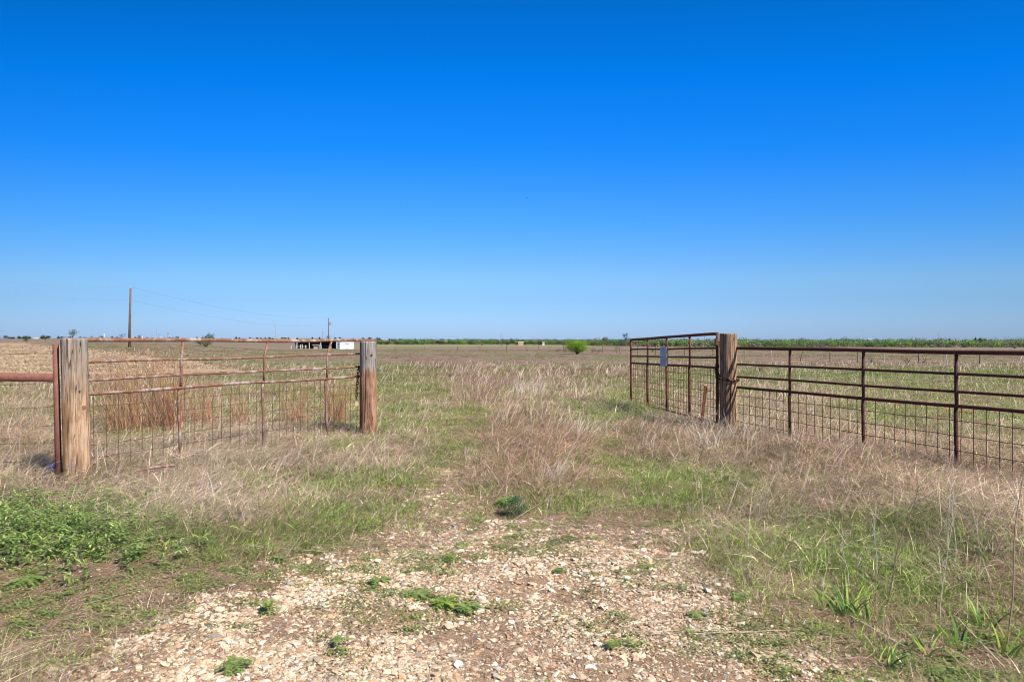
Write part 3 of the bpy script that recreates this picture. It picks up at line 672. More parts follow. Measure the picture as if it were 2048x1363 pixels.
for k, (u, v, n, hh, lb) in enumerate([(1690, 1228, 26, .24, 'large broad bladed yellow green grass at the foot of the right bank'), (1648, 1215, 12, .2, 'broad bladed grass left of the largest one on the right bank foot'),
        (1730, 1240, 16, .2, 'broad bladed grass just right of the largest one'), (1856, 1305, 9, .16, 'small broad bladed grass low on the right bare soil'),
        (1918, 1295, 12, .2, 'broad bladed grass with upright spike near the right edge'), (2012, 1310, 9, .3, 'tall broad bladed grass at the right picture edge'), (1965, 1255, 16, .18, 'broad bladed grass behind the right edge clumps'),
        (1770, 1330, 16, .12, 'low broad bladed tuft on the bare soil at lower right')]):
    blade_clump(u, v, n, hh*.5, hh, .013, GB, lb, 'broad_grass_clump', rad=.05, lean=.3, curl=.7, mat=M_GRASS, group=JG, ns=6, tipw=.05)
def stalk(u, v, h, label, az=.3, lean=.12, branches=6, col=(.46, .38, .29), r=.0024):
    X, Y, Z = px(u, v); mb = MB(); t = np.linspace(0, 1, 9)[:, None]
    P = np.hstack([math.cos(az)*lean*h*t**1.3+.008*np.sin(t*9+u), math.sin(az)*lean*h*t**1.3, h*t]); mb.tube(P, np.linspace(r, r*.4, 9), 5)
    for k in range(branches):
        i = 3+k % 5; a = random.random()*6.28; L = h*(.12+.2*random.random()); p = P[i]
        mb.tube([p, p+[math.cos(a)*L*.3, math.sin(a)*L*.3, L*.6], p+[math.cos(a)*L*.45, math.sin(a)*L*.45, L]], [r*.6, r*.4, r*.25], 4)
    o = mb.build('dead_stalk', flat_mat('dead_stalk', col, .9)); o.location = (X, Y, Z); tag(o, label, 'dead stalk', 'dead weed stalks on the right bank')
stalk(1882, 1250, .72, 'tall branched grey weed stalk on the right bank', .2, .1, 9, (.48, .40, .31))
stalk(2016, 1300, .85, 'brown bamboo like stalk nearest the right picture edge', .2, .1, 1, (.30, .22, .15), .004)
stalk(1772, 1220, .62, 'dark brown stalk leaning right above the broad bladed grass', .1, .28, 1, (.22, .16, .11), .0035)
stalk(1696, 1175, .36, 'pale short stalk above the largest broad bladed grass', 3.0, .12, 0, (.55, .48, .40))
stalk(1718, 1190, .35, 'dark thin stalk beside the pale short stalk', 3.0, .1, 1, (.25, .19, .14))
stalk(1752, 1160, .42, 'pale forked stalk in the middle of the right bank', 1.2, .15, 8, (.55, .49, .42))
stalk(1910, 1130, .55, 'bleached many branched stalk by the right gate bottom', 1.2, .12, 10, (.54, .46, .36))
stalk(1980, 1190, .5, 'grey branched stalk at the right side of the bank', 2.5, .2, 9, (.44, .36, .27))
stalk(1560, 1010, .5, 'grey leafless stalk on the crest of the right bank', 1.0, .3, 9, (.44, .36, .27))
stalk(345, 1010, .38, 'dark arching dead stalk right of the big square post', .8, .5, 0, (.22, .17, .12))
stalk(1205, 860, .40, 'bleached stalk arching right behind the dry hump', 0.1, .8, 3, (.6, .54, .46))

def flower(u, v, h, cols, label, group=None, n=14, s=.012, spike=True, name='wildflower', d=None):
    X, Y, Z = px(u, v) if d is None else at(u, d); A = Acc(); P = rng.normal(0, s*.6, (n, 3))
    P[:, 2] = h-(rng.random(n)*(s*5 if spike else s)); c = np.array(cols)[rng.integers(0, len(cols), n)]*(.8+.4*rng.random((n, 1)))
    root = empty(name, (X, Y, Z), label, 'flower', group)
    A.add(*leaves(P, rdirs(n, -.2, .9), np.full(n, s*1.5), np.full(n, s), c)); A.build('bloom', M_LEAF, root)
    A = Acc(); A.add(*strips(np.zeros((1, 3)), np.array([h]), np.array([.004+.0003*Y]), np.zeros(1), np.zeros(1), np.zeros(1), np.zeros(1), np.array([(.12, .2, .05)]), 2, .8)); A.build('stem', M_GRASS, root)
VI = [(.20, .19, .52), (.30, .30, .62), (.13, .12, .42)]
flower(103, 962, .17, VI, 'blue violet bluebonnet spike left of the steel post', 'blue lupins by the square post', 30, .013)
flower(111, 958, .13, VI, 'second blue violet spike touching the steel post foot', 'blue lupins by the square post', 26, .013)
flower(92, 963, .11, VI, 'low blue bloom farthest left by the steel post', 'blue lupins by the square post', 20, .012)
flower(142, 985, .26, VI, 'blue bloom in front of the big square post', 'blue lupins by the square post', 16, .010)
flower(404, 985, .13, VI, 'small violet bloom on the left bank', 'violet blooms on the left bank', 12, .009)
flower(419, 985, .14, VI, 'small violet bloom right of its twin on the left bank', 'violet blooms on the left bank', 12, .009)
flower(21, 1015, .13, [(.3, .32, .42)], 'faded grey blue flower spike at the left picture edge', None, 14, .010)
flower(242, 1006, .10, [(.85, .62, .02)], 'single small yellow flower before the left gate', None, 12, .010, False)
OR = [(.85, .16, .05), (.9, .25, .08)]
for k, (u, v, lb) in enumerate([(1795, 822, 'orange red paintbrush cluster farthest left behind the right gate'), (1826, 830, 'orange paintbrush bloom second from left behind the right gate'), (1897, 834, 'orange red bloom left of the third gate upright'),
        (1925, 838, 'orange bloom right of the third gate upright'), (1943, 842, 'orange red paintbrush cluster right of the third upright'), (1988, 838, 'yellow orange bloom farthest right behind the mesh'), (1877, 860, 'lowest orange bloom behind the right gate mesh'), (1870, 785, 'faint orange bloom above the main gate rail')]):
    flower(u, v+22, .30, OR if 'yellow' not in lb else [(.9, .5, .08)], lb, 'orange wildflowers behind the right gate', 20, .017, False)

# ------------------------------------------------------------------ posts
def wood_post(name, x, y, r, h, mat, label, n=2.2, rot=0, tilt=(0, 0), taper=.0, cracks=5, seed=1, rx=1, ry=1):
    z0 = tz(x, y); root = empty(name, (x, y, z0), label, 'post'); na, nz = 128, 90
    th = np.linspace(0, 2*np.pi, na, endpoint=False); zz = np.linspace(-.15, h, nz)
    V = []; rs = random.Random(seed); cr = [(rs.random()*6.28, .8+rs.random()*1.4, rs.random()*h) for _ in range(cracks)]
    for z in zz:
        for t in th:
            c, s_ = math.cos(t), math.sin(t)
            rr = (abs(c)**n+abs(s_)**n)**(-1/n)*r*(1-taper*max(z, 0)/h)
            g = mnoise.noise(Vector((c*5+seed, s_*5, z*.9))); g2 = mnoise.noise(Vector((c*16+seed, s_*16, z*1.6))); g3 = mnoise.noise(Vector((c*1.6+seed, s_*1.6, z*2.2)))
            rr += r*(.03*g+.035*g2+.04*g3)
            for (ct, cl, cz) in cr:
                tt = ct+.10*mnoise.noise(Vector((z*2.2, ct*7, 0))); da = abs((t-tt+math.pi) % (2*math.pi)-math.pi)
                wd = .06*max(0, 1-abs(z-cz)/(cl*.5*h+.1))
                if da < wd: rr -= r*.2*(1-da/wd)
            if z > h-.012: rr *= .97
            V.append((c*rr*rx+tilt[0]*z/h, s_*rr*ry+tilt[1]*z/h, z+.006*mnoise.noise(Vector((c*6, s_*6, seed)))*(z > h-.02)))
    V = np.array(V); cc, ss = math.cos(rot), math.sin(rot)
    V[:, :2] = V[:, :2]@np.array([[cc, ss], [-ss, cc]])
    i = np.arange(nz-1)[:, None]*na; j = np.arange(na)[None]; k = (j+1) % na
    Q = np.stack([i+j, i+k, i+na+k, i+na+j], -1).reshape(-1, 4)
    V = np.vstack([V, [tilt[0], tilt[1], h+.004]]); b = (nz-1)*na
    T = [[len(V)-1, b+q, b+(q+1) % na] for q in range(na)]
    npmesh('timber', V, Q, mat, root, None, True, T)
    return root
def knot(root, p, nrm, r, m1, m2, ring=True, name='knot'):
    nrm = Vector(nrm).normalized(); q = nrm.to_track_quat('Z', 'Y'); mb = MB(); pts = []
    for k in range(14):
        a = k/14*6.283; rr = r*(1+.15*math.sin(3*a+1)); pts.append((rr*math.cos(a), rr*1.15*math.sin(a)))
    M = lambda V: np.array([tuple(q@Vector(v)+Vector(p)) for v in V])
    mb.prism(pts, -.01, .001, M); o = mb.build(name, m1, root)
    if ring:
        mb = MB(); th = np.linspace(0, 6.283, 17)
        for f in (.45, .8):
            P = np.stack([r*f*np.cos(th), r*f*1.15*np.sin(th), 0*th+.001], -1); mb.tube(M(P), r*.10, 5, False)
        mb.build('knot_ring', m2, o)
M_W1 = wood_mat('weathered_timber', (.30, .255, .215), (.43, .285, .175), (.25, .135, .065), .60, 1.3)
M_W2 = wood_mat('two_tone_timber', (.33, .285, .25), (.36, .20, .115), (.20, .09, .05), .82, .96)
M_W3 = wood_mat('brown_timber', (.27, .21, .155), (.45, .28, .15), (.23, .125, .065), .9, 1.7)
M_HOLE_SHADE = flat_mat('hole_shade', (.02, .015, .012)); M_KN = flat_mat('knot_wood', (.22, .11, .05), .9, 0, .3, 30)  # hole discs are solid; the shade inside a hole is put into their colour
PX, PY = -3.965, 6.22
p1 = wood_post('gate_post', PX+.01, PY, .104, 1.36-tz(PX, PY), M_W1, 'stout square weathered timber gate post at left with a knot', 5, .50, (-.03, 0), .02, 6, 4, 1, 1)
knot(p1, (.095, -.066, .655), (.48, -.88, 0), .016, M_KN, M_BARK)
knot(p1, (.066, -.082, .80), (.48, -.88, 0), .008, M_HOLE_SHADE, M_HOLE_SHADE, False)  # dark disc for a crack spot, its shade put into the colour
p2 = wood_post('gate_post', -2.055, 9.75, .118, 1.315-tz(-2.055, 9.75), M_W2, 'round two tone grey and orange timber post with chain and padlock', 2.3, .1, (0, 0), .03, 6, 9)
knot(p2, (.07, -.103, 1.12), (.5, -1, 0), .014, M_HOLE_SHADE, M_HOLE_SHADE, False, 'bolt_hole_shade')
p3 = wood_post('gate_post', 3.175, 10.0, .12, 1.428-tz(3.175, 10.0), M_W3, 'round brown timber post holding the chained right gate', 2.1, .1, (-.005, 0), -.01, 7, 15)
knot(p3, (.045, -.108, 1.34), (.4, -1, 0), .016, M_HOLE_SHADE, M_HOLE_SHADE, False, 'bolt_hole_shade')
knot(p3, (-.01, -.118, .86), (0, -1, 0), .011, M_HOLE_SHADE, M_HOLE_SHADE, False, 'bolt_hole_shade')

# ------------------------------------------------------------------ gates
def wob(a, b, n, amp, seed, sag=0):
    a = np.array(a, float); b = np.array(b, float); t = np.linspace(0, 1, n)[:, None]; P = a+(b-a)*t
    rs = np.random.default_rng(seed); k = rs.random(6)*6.28
    P[:, 2] += (amp*(np.sin(t*7+k[0])+.6*np.sin(t*13+k[1]))).ravel()*np.sin(np.pi*t).ravel()**.3-(sag*np.sin(np.pi*t)).ravel()
    P[:, 1] += (amp*.8*(np.sin(t*6+k[2])+.5*np.sin(t*17+k[3]))).ravel()
    return P
def gate(label, A, B, hA, hB, stays, mat, wmat, r_top, r_mid, r_main, r_stay, amp, seed, r_wire=.004, cell=.121, nwire=None, top_ext=0, mat_wire_top=None, bottom_from=0):
    """A, B = (x, y) ends; hA, hB = absolute heights of [top, rail, rail, main, bottom]"""
    z0 = tz(*A); root = empty('farm_gate', (A[0], A[1], z0), label, 'gate', 'rusty farm gates')
    o = np.array([A[0], A[1], z0]); A3 = lambda z: np.array([A[0], A[1], z])-o; B3 = lambda z: np.array([B[0], B[1], z])-o
    L = math.hypot(B[0]-A[0], B[1]-A[1]); dx = np.array([(B[0]-A[0])/L, (B[1]-A[1])/L, 0]); nrm = np.array([dx[1], -dx[0], 0])
    names = ['top_rail', 'middle_rail', 'middle_rail', 'main_rail', 'bottom_rail']; rr = [r_top, r_mid, r_mid, r_main, r_mid]
    rails = []
    for k in range(5):
        a, b = A3(hA[k]), B3(hB[k])
        if k == 0: b = b+dx*top_ext
        P = wob(a, b, 40, amp*(1 if k < 4 else 1.5), seed+k); rails.append(P)
        mb = MB(); mb.tube(P, rr[k], 10); mb.build(names[k], mat, root, True)
    H = lambda k, t: np.array([np.interp(t, np.linspace(0, 1, 40), rails[k][:, i]) for i in range(3)])
    for t in stays:
        mb = MB()
        if 0 < t < 1:
            mb.tube([H(0, t), H(1, t)+nrm*.006, H(2, t)+nrm*.006, H(3, t)+[0, 0, -.004]], r_stay, 8)
            top = H(3, t)-nrm*.012-dx*.012+[0, 0, -.01]; q = H(4, t)
            mb.tube([top, top+(q-top)*.12-dx*.006, top+(q-top)*.6, q], r_stay*1.1, 8)
        else: mb.tube([H(0, t), H(1, t), H(2, t), H(3, t), (H(3, t)+H(4, t))/2, H(4, t)], r_stay*1.15, 8)
        mb.build('upright', mat, root, True)
    mb = MB(); nv = int(L/cell)
    rs = random.Random(seed)
    for i in range(1, nv):
        t = i*cell/L; a, b = H(3, t), H(4, t); m = (a+b)/2+nrm*rs.uniform(-.008, .008)+dx*rs.uniform(-.008, .008)
        mb.tube([a-[0, 0, r_main*.5], m, b], r_wire, 5, False)
    nh = int((hA[3]-hA[4])/cell+.5)
    for i in range(1, nh+1):
        P = []
        for t in np.linspace(0, 1, 24):
            a, b = H(3, t), H(4, t); f = i*cell/(hA[3]-hA[4]); P.append(a+(b-a)*min(f, .99)+[0, 0, rs.uniform(-.004, .004)]+nrm*rs.uniform(-.003, .006))
        mb.tube(P, r_wire, 5, False)
    mb.build('wire_mesh', wmat, root)
    return root, H, nrm, dx
E = EYE
def ends(u0, s0, u1, s1, s):
    """two ends from image columns and the pixel height of the known rail spacing"""
    d0 = F*s/s0; d1 = F*s/s1; return ((u0-CX)/F*d0, d0), ((u1-CX)/F*d1, d1)
A, B = (-4.02, 6.36), (-2.085, 10.07)
gL, HL, nL, dL = gate('closed looking rusty gate with whitish worn patches between the two left posts', A, B, [E-.017, E-.226, E-.394, E-.523, E-1.32], [E-.036, E-.226, E-.408, E-.549, E-1.34],
     [0, .25, .52, .78, 1], M_RUSTL, M_WIRE, .0215, .0135, .0175, .015, .006, 11, .0029, top_ext=.12)
A2, B2 = (3.08, 10.24), (2.53, 14.5)
gO, HO, nO, dO = gate('open rusty gate swung inward beside the brown post carrying a metal notice sign', A2, B2, [E+.068, E-.15, E-.29, E-.443, E-1.26], [E-.032, E-.235, E-.383, E-.523, E-1.35],
     [0, .25, .5, .75, 1], M_RUST, M_WIRE, .025, .016, .02, .020, .003, 31, .0042)
A3_, B3_ = (3.215, 10.04), (5.153, 6.21)
gR, HR, nR, dR = gate('long dark rusty gate panel with wire mesh running to the right edge', A3_, B3_, [E-.144, E-.375, E-.56, E-.713, E-1.36], [E-.144, E-.375, E-.56, E-.713, E-1.60],
     [0, .25, .5, .75, 1], M_RUSTD, M_WIRE, .024, .0155, .020, .0185, .003, 51, .0042)
# hinge bolts
mb = MB(); mb.tube([[0, 0, 0], [.16, -.1, 0]], .01, 8); mb.tube([[-.02, 0, -.05], [-.02, 0, .05]], .022, 8)
o = mb.build('hinge', M_RUST, gO); o.location = (.0, .0, (E-.055)-tz(*A2))
mb = MB(); mb.tube([[-.06, 0, 0], [.05, -.05, 0]], .011, 8)
o = mb.build('hinge', M_RUSTD, gR); o.location = (.04, .0, (E-.065)-tz(*A3_))
# fallen bottom bar seen in the grass below the left gate
mb = MB(); a = np.array(px(268, 965)); b = np.array(px(350, 962)); a[2] += .10; b[2] += .15
mb.tube([a, (a+b)/2+[0, 0, .012], b], .012, 8); tag(mb.build('fallen_pipe', M_RUSTL), 'thin rusty bar lying in dry grass below the left gate', 'pipe')

# sign on the open gate
def sign():
    t = .52; c = HO(2, t); base = np.array(gO.location)
    X = np.array(dO); Zv = np.array([0, 0, 1.]); Nn = -np.array(nO)
    if (base+c)@Nn > 0: Nn = -Nn
    W, Hh = .34, .36; cen = base+c+np.array([0, 0, -.005])+Nn*.03+[0, 0, .01]
    root = empty('notice_sign', tuple(cen), 'metal notice sign with painted blue sky reflection and faint worn lettering on the open gate', 'sign')
    def rr(W, H, r):
        P = []
        for (sx_, sy_, a0) in ((1, 1, 0), (-1, 1, 90), (-1, -1, 180), (1, -1, 270)):
            for k in range(5): a = R_(a0+k*22.5); P.append((sx_*(W/2-r)+r*math.cos(a), sy_*(H/2-r)+r*math.sin(a)))
        return P
    M = lambda V: V[:, :1]*X+V[:, 1:2]*Zv+V[:, 2:3]*Nn
    m = flat_mat('sign_plate', (.36, .43, .52), .45, .0, .06, 12); mb = MB(); mb.prism(rr(W, Hh, .02), 0, .003, M); mb.build('plate', m, root)  # plate's blue is sky reflection in the shade, put into its base colour
    m2 = flat_mat('sign_rim', (.55, .6, .64), .5); mb = MB(); P = np.array([(a, b, .004) for a, b in rr(W-.012, Hh-.012, .018)]); P = np.vstack([P, P[:1]]); mb.tube(M(P), .002, 4, False); mb.build('rim', m2, root)
    m3 = flat_mat('faded_ink', (.20, .27, .34), .6); rs = random.Random(5)
    for (z, h, wd) in ((-.01, .016, .16), (-.062, .014, .15), (-.10, .010, .22), (-.125, .010, .2), (.12, .008, .1)):
        x = -wd/2; mb = MB()
        while x < wd/2:
            l = rs.uniform(.012, .035); V = np.array([[x, z-h/2, .0045], [x+l, z-h/2, .0045], [x+l, z+h/2, .0045], [x, z+h/2, .0045]]); mb.add(M(V), [[0, 1, 2, 3]]); x += l+rs.uniform(.005, .01)
        mb.build('lettering', m3, root)
sign()

# chains
def chain(P, label, step=.042, r=.0065):
    P = np.array(P, float); seg = np.linalg.norm(np.diff(P, axis=0), axis=1); cum = np.concatenate([[0], np.cumsum(seg)])
    o = P[0].copy(); mb = MB(); n = int(cum[-1]/step)
    for k in range(n):
        s = (k+.5)*step; q = np.array([np.interp(s, cum, P[:, i]) for i in range(3)]); q2 = np.array([np.interp(s+.01, cum, P[:, i]) for i in range(3)])
        t = q2-q; t /= np.linalg.norm(t)+1e-9; a = np.cross(t, [.3, .2, .93]); a /= np.linalg.norm(a); b = np.cross(t, a)
        sd_ = a if k % 2 else b; th = np.linspace(0, 6.283, 13)
        mb.tube([q-o+t*math.cos(x)*.032+sd_*math.sin(x)*.018 for x in th], r, 6, False)
    ob = mb.build('chain', M_CHAIN, None, True); ob.location = o; tag(ob, label, 'chain', 'rusty gate chains'); return ob
def ring(cx, cy, r, z0, z1, a0, a1, n=30):
    return [(cx+r*math.cos(a), cy+r*math.sin(a), z0+(z1-z0)*k/(n-1)-.03*math.sin(math.pi*k/(n-1))) for k, a in enumerate(np.linspace(R_(a0), R_(a1), n))]
zc = EYE-(762-HV)/F*9.9
P = [(3.06, 10.14, EYE-.40), (3.04, 10.12, zc+.14), (3.055, 10.1, zc+.06)]+ring(3.175, 10.0, .137, zc+.06, zc+.02, 175, 372)
chain(P, 'rusty chain looped round the brown post and open gate')
P = [(3.03, 10.12, EYE-.38), (3.02, 10.11, EYE-.5), (3.04, 10.1, EYE-.62), (3.06, 10.11, EYE-.55), (3.075, 10.12, EYE-.75), (3.08, 10.12, EYE-.95)]
chain(P, 'short loose rusty chain hanging down the open gate upright')
P = ring(-2.055, 9.75, .132, E-.37, E-.41, 60, 185, 12)+[(-2.196, 9.72, E-.50), (-2.20, 9.71, E-.66), (-2.215, 9.71, E-.78), (-2.21, 9.71, E-.87)]
chain(P, 'dark chain hanging down the left side of the two tone post')
lk = empty('padlock', (-2.212, 9.70, E-.93), 'brass padlock hanging from the chain on the two tone post', 'padlock')
mb = MB(); mb.box((0, 0, 0), (.045, .022, .05), .5); mb.build('body', M_BRASS, lk)
mb = MB(); mb.tube([(.013*math.cos(a), -.0, .022+.026*math.sin(a)) for a in np.linspace(0, math.pi, 9)], .0035, 6); mb.build('shackle', M_GALV, lk)

# leaning steel stake by the right post
mb = MB(); x, y, z = at(1403, 10.6); x2 = (1407-CX)/F*10.6
mb.box((0, 0, .25), (.05, .006, .75)); mb.box((0, .02, .25), (.006, .035, .75)); o = mb.build('steel_stake', M_RUST); o.location = (x, y, z-.0); o.rotation_euler = (R_(2), R_(6), R_(20))
tag(o, 'short rusty steel stake leaning behind the open gate near the brown post', 'stake')

# ------------------------------------------------------------------ left barbed wire fence
def barbed(mb, P, r=.0018, step=.13):
    P = np.array(P, float); mb.tube(P, r, 5, False); seg = np.linalg.norm(np.diff(P, axis=0), axis=1); cum = np.concatenate([[0], np.cumsum(seg)])
    for s in np.arange(.06, cum[-1], step):
        q = np.array([np.interp(s, cum, P[:, i]) for i in range(3)])
        mb.tube([q+[-.008, 0, -.011], q+[.008, .003, .011]], r*.8, 4, False); mb.tube([q+[.006, 0, -.012], q+[-.006, -.003, .012]], r*.8, 4, False)
def left_fence():
    bx, by = -4.09, 6.16; z0 = tz(bx, by); root = empty('barbed_wire_fence', (bx, by, z0), 'barbed wire fence end with rust brown pipe post and brace rail', 'fence')
    mb = MB(); top = EYE-12/F*6.16-z0
    mb.tube([(.0, 0, -.1), (-.012, 0, .5), (-.03, 0, top)], [.027, .026, .0245], 20); mb.build('post', M_PIPE, root, True)
    mb = MB(); zr = EYE-79.5/F*6.14-z0; mb.tube([(-.045, .0, zr), (-1.6, .12, zr+.02), (-3.2, .25, zr+.03)], .0385, 20); mb.build('brace_pipe', M_PIPE, root, True)
    for k, (v1, v0) in enumerate([(706.5, 704), (766, 764), (813, 811), (850, 845), (884, 880), (920, 914)]):
        za = EYE-(v1-HV)/F*6.16-z0; zb = EYE-(v0-HV)/F*6.7-z0; mb = MB()
        t = np.linspace(0, 1, 20)[:, None]; P = np.hstack([-.03-(3.6)*t, -.03+.65*t, za+(zb-za)*t*2.2-.02*np.sin(np.pi*t)+.004*np.sin(t*31+k)])
        barbed(mb, P)
        mb.tube([(-.02-.012*0+.029*math.cos(a)-.02*(1-k*.15), .029*math.sin(a), za+.002*a) for a in np.linspace(0, 12.5, 26)], .002, 4, False)
        mb.build('barbed_strand', M_WIRE, root)
    # the next post of the line, to the left
    mb = MB(); xx, yy = -3.3, .62; mb.tube([(xx, yy, -.2), (xx, yy, top-.05)], .027, 14); mb.build('post', M_PIPE, root, True)
left_fence()

# ------------------------------------------------------------------ pasture fence
M_GREYW = flat_mat('grey_fence_wood', (.22, .18, .15), .9); M_PALEW = flat_mat('pale_fence_wood', (.50, .46, .41), .9); M_TP = flat_mat('dark_t_post', (.09, .07, .06), .8)
def pasture_fence():
    P = [(790, 150, 1.0), (850, 148, 1.0), (915, 145, 1.05), (960, 140, 1.0), (1013, 135, 1.2), (1054, 132, 1.0), (1078, 130, 1.3), (1100, 127, 1.1), (1128, 124, 1.2), (1165, 121, 1.1), (1206, 116, 1.3), (1240, 112, 1.1), (1275, 106, 1.5), (1311, 103, 1.4), (1369, 97, 1.3), (1426, 91, 1.25),
         (1489, 84, 1.35), (1544, 80, 1.2), (1600, 77, 1.1), (1660, 74, 1.0), (1715, 72, 1.1), (1768, 71, 1.1), (1837, 68, 1.25), (1894, 65, 1.3), (1959, 62, 1.1), (2033, 59, 1.4), (2110, 56, 1.2), (2200, 53, 1.2)]
    x0, y0, z0 = at(P[16][0], P[16][1]); root = empty('pasture_fence', (x0, y0, z0), 'distant wire fence of thin uneven posts crossing the pasture', 'fence'); tops = []
    for k, (u, d, h) in enumerate(P):
        x, y, z = at(u, d); x -= x0; y -= y0; z -= z0; mb = MB(); ln = {25: .55, 18: .25, 17: -.06, 23: -.1}.get(k, rng.normal(0, .03))
        pale = k in (17, 23, 25, 21); thick = k in (16, 22); r = .075 if thick else .045
        mb.tube([(x, y, z-.2), (x+ln*h*.5, y, z+h*.5), (x+ln*h, y, z+h)], [r, r*.95, r*.85], 7); o = mb.build('post', M_PALEW if pale else (M_GREYW if thick else M_TP), root)
        if k == 25: o['label'] = 'pale post leaning strongly to the right'
        tops.append((x+ln*h*.7, y, z, h))
    for f in (.35, .62, .9):
        mb = MB(); mb.tube([(x, y, z+h*f) for x, y, z, h in tops], .006, 4, False); mb.build('wire', M_WIRE, root)
pasture_fence()

# ------------------------------------------------------------------ utility poles and lines
M_POLE = flat_mat('pole_wood', (.13, .085, .065), .9, 0, .2, 3); M_POLE2 = flat_mat('grey_pole_wood', (.20, .17, .15), .9)
M_CER = flat_mat('insulator', (.35, .35, .36), .4)
UP = 'utility poles across the farmland'
def pole(u, vtop, d, label, r=.15, mat=None, lean=0, arm=False, tr=False):
    x, y, z = at(u, d); h = EYE+(HV-vtop)/F*d-z; root = empty('utility_pole', (x, y, z), label, 'utility pole', UP)
    mb = MB(); mb.tube([(0, 0, -.3), (lean*.5, 0, h*.5), (lean, 0, h)], [r, r*.85, r*.7], 12); mb.build('shaft', mat or M_POLE, root, True)
    mb = MB(); mb.tube([(lean, 0, h), (lean, 0, h+.12)], .035, 8); mb.tube([(lean, 0, h+.10), (lean, 0, h+.22)], .06, 8); mb.build('insulator', M_CER, root)
    if tr:
        mb = MB(); hz = h-1.9; mb.tube([(lean+.65, 0, hz-.55), (lean+.65, 0, hz+.45)], .30, 14); mb.tube([(lean+.65, 0, hz+.45), (lean+.65, 0, hz+.52)], [.3, .12], 14)
        tb = mb.build('transformer', flat_mat('transformer_paint', (.20, .21, .22), .5), root)
        mb = MB(); mb.box((lean+.25, 0, hz+.3), (.5, .1, .08)); mb.box((lean+.25, 0, hz-.3), (.5, .1, .08)); mb.build('bracket', M_CER, tb)
        mb = MB(); mb.tube([(lean+.6, 0, hz+.5), (lean+.6, 0, hz+.85)], .07, 8); mb.build('bushing', M_CER, tb)
    else:
        mb = MB(); mb.tube([(lean*.8, -r, h-1.9), (lean*.8, -r-.12, h-1.9)], .05, 8); mb.build('insulator', M_CER, root)
    return (x+lean, y, z+h), (x+lean, y, z+h)
t1, _ = pole(258.5, 576, 103, 'tall dark brown wooden pole at left carrying two wires', .19, lean=.2)
t2, _ = pole(657, 636, 235, 'wooden pole with a grey transformer beside the open shed', .2, tr=True)
pole(1002, 664, 300, 'lone bare pole in the middle of the far pasture', .14, M_POLE2)
pole(1409, 663, 300, 'thin bare pole seen through the top of the open gate', .10, M_POLE2)
pole(1878, 665, 300, 'thin bare pole rising before the right woods', .13, M_POLE2)
def line(name, pts, label, r=.009):
    P = []
    for (a, b, sag) in pts:
        a = np.array(a); b = np.array(b); t = np.linspace(0, 1, 24)[:, None]; q = a+(b-a)*t; q[:, 2] -= (4*sag*t*(1-t)).ravel(); P.append(q)
    P = np.vstack(P); mb = MB(); o = P[0].copy(); mb.tube(P-o, r, 5, False); ob = mb.build(name, flat_mat('line_metal', (.22, .23, .25), .6)); ob.location = o; tag(ob, label, 'power line', 'power lines between the poles')
e1 = np.array(t1)+[0, 0, .15]; x, y = (-140-CX)/F*93, 93; l1 = (x, y, EYE+(HV-551)/F*93)
line('power_line', [(l1, e1, .35)], 'upper wire from the left edge to the tall dark pole')
line('power_line', [(e1, np.array(t2)+[0, 0, .1], 1.6)], 'upper wire sagging from the tall dark pole to the transformer pole', .013)
n1 = np.array(t1)-[0, 0, 1.8]; l2 = (x, y, EYE+(HV-578)/F*93)
line('power_line', [(l2, n1, .3)], 'lower wire from the left edge to the tall dark pole')
line('power_line', [(n1, np.array(t2)-[0, 0, 2.2], 1.8)], 'lower wire sagging from the tall dark pole to the transformer pole', .012)

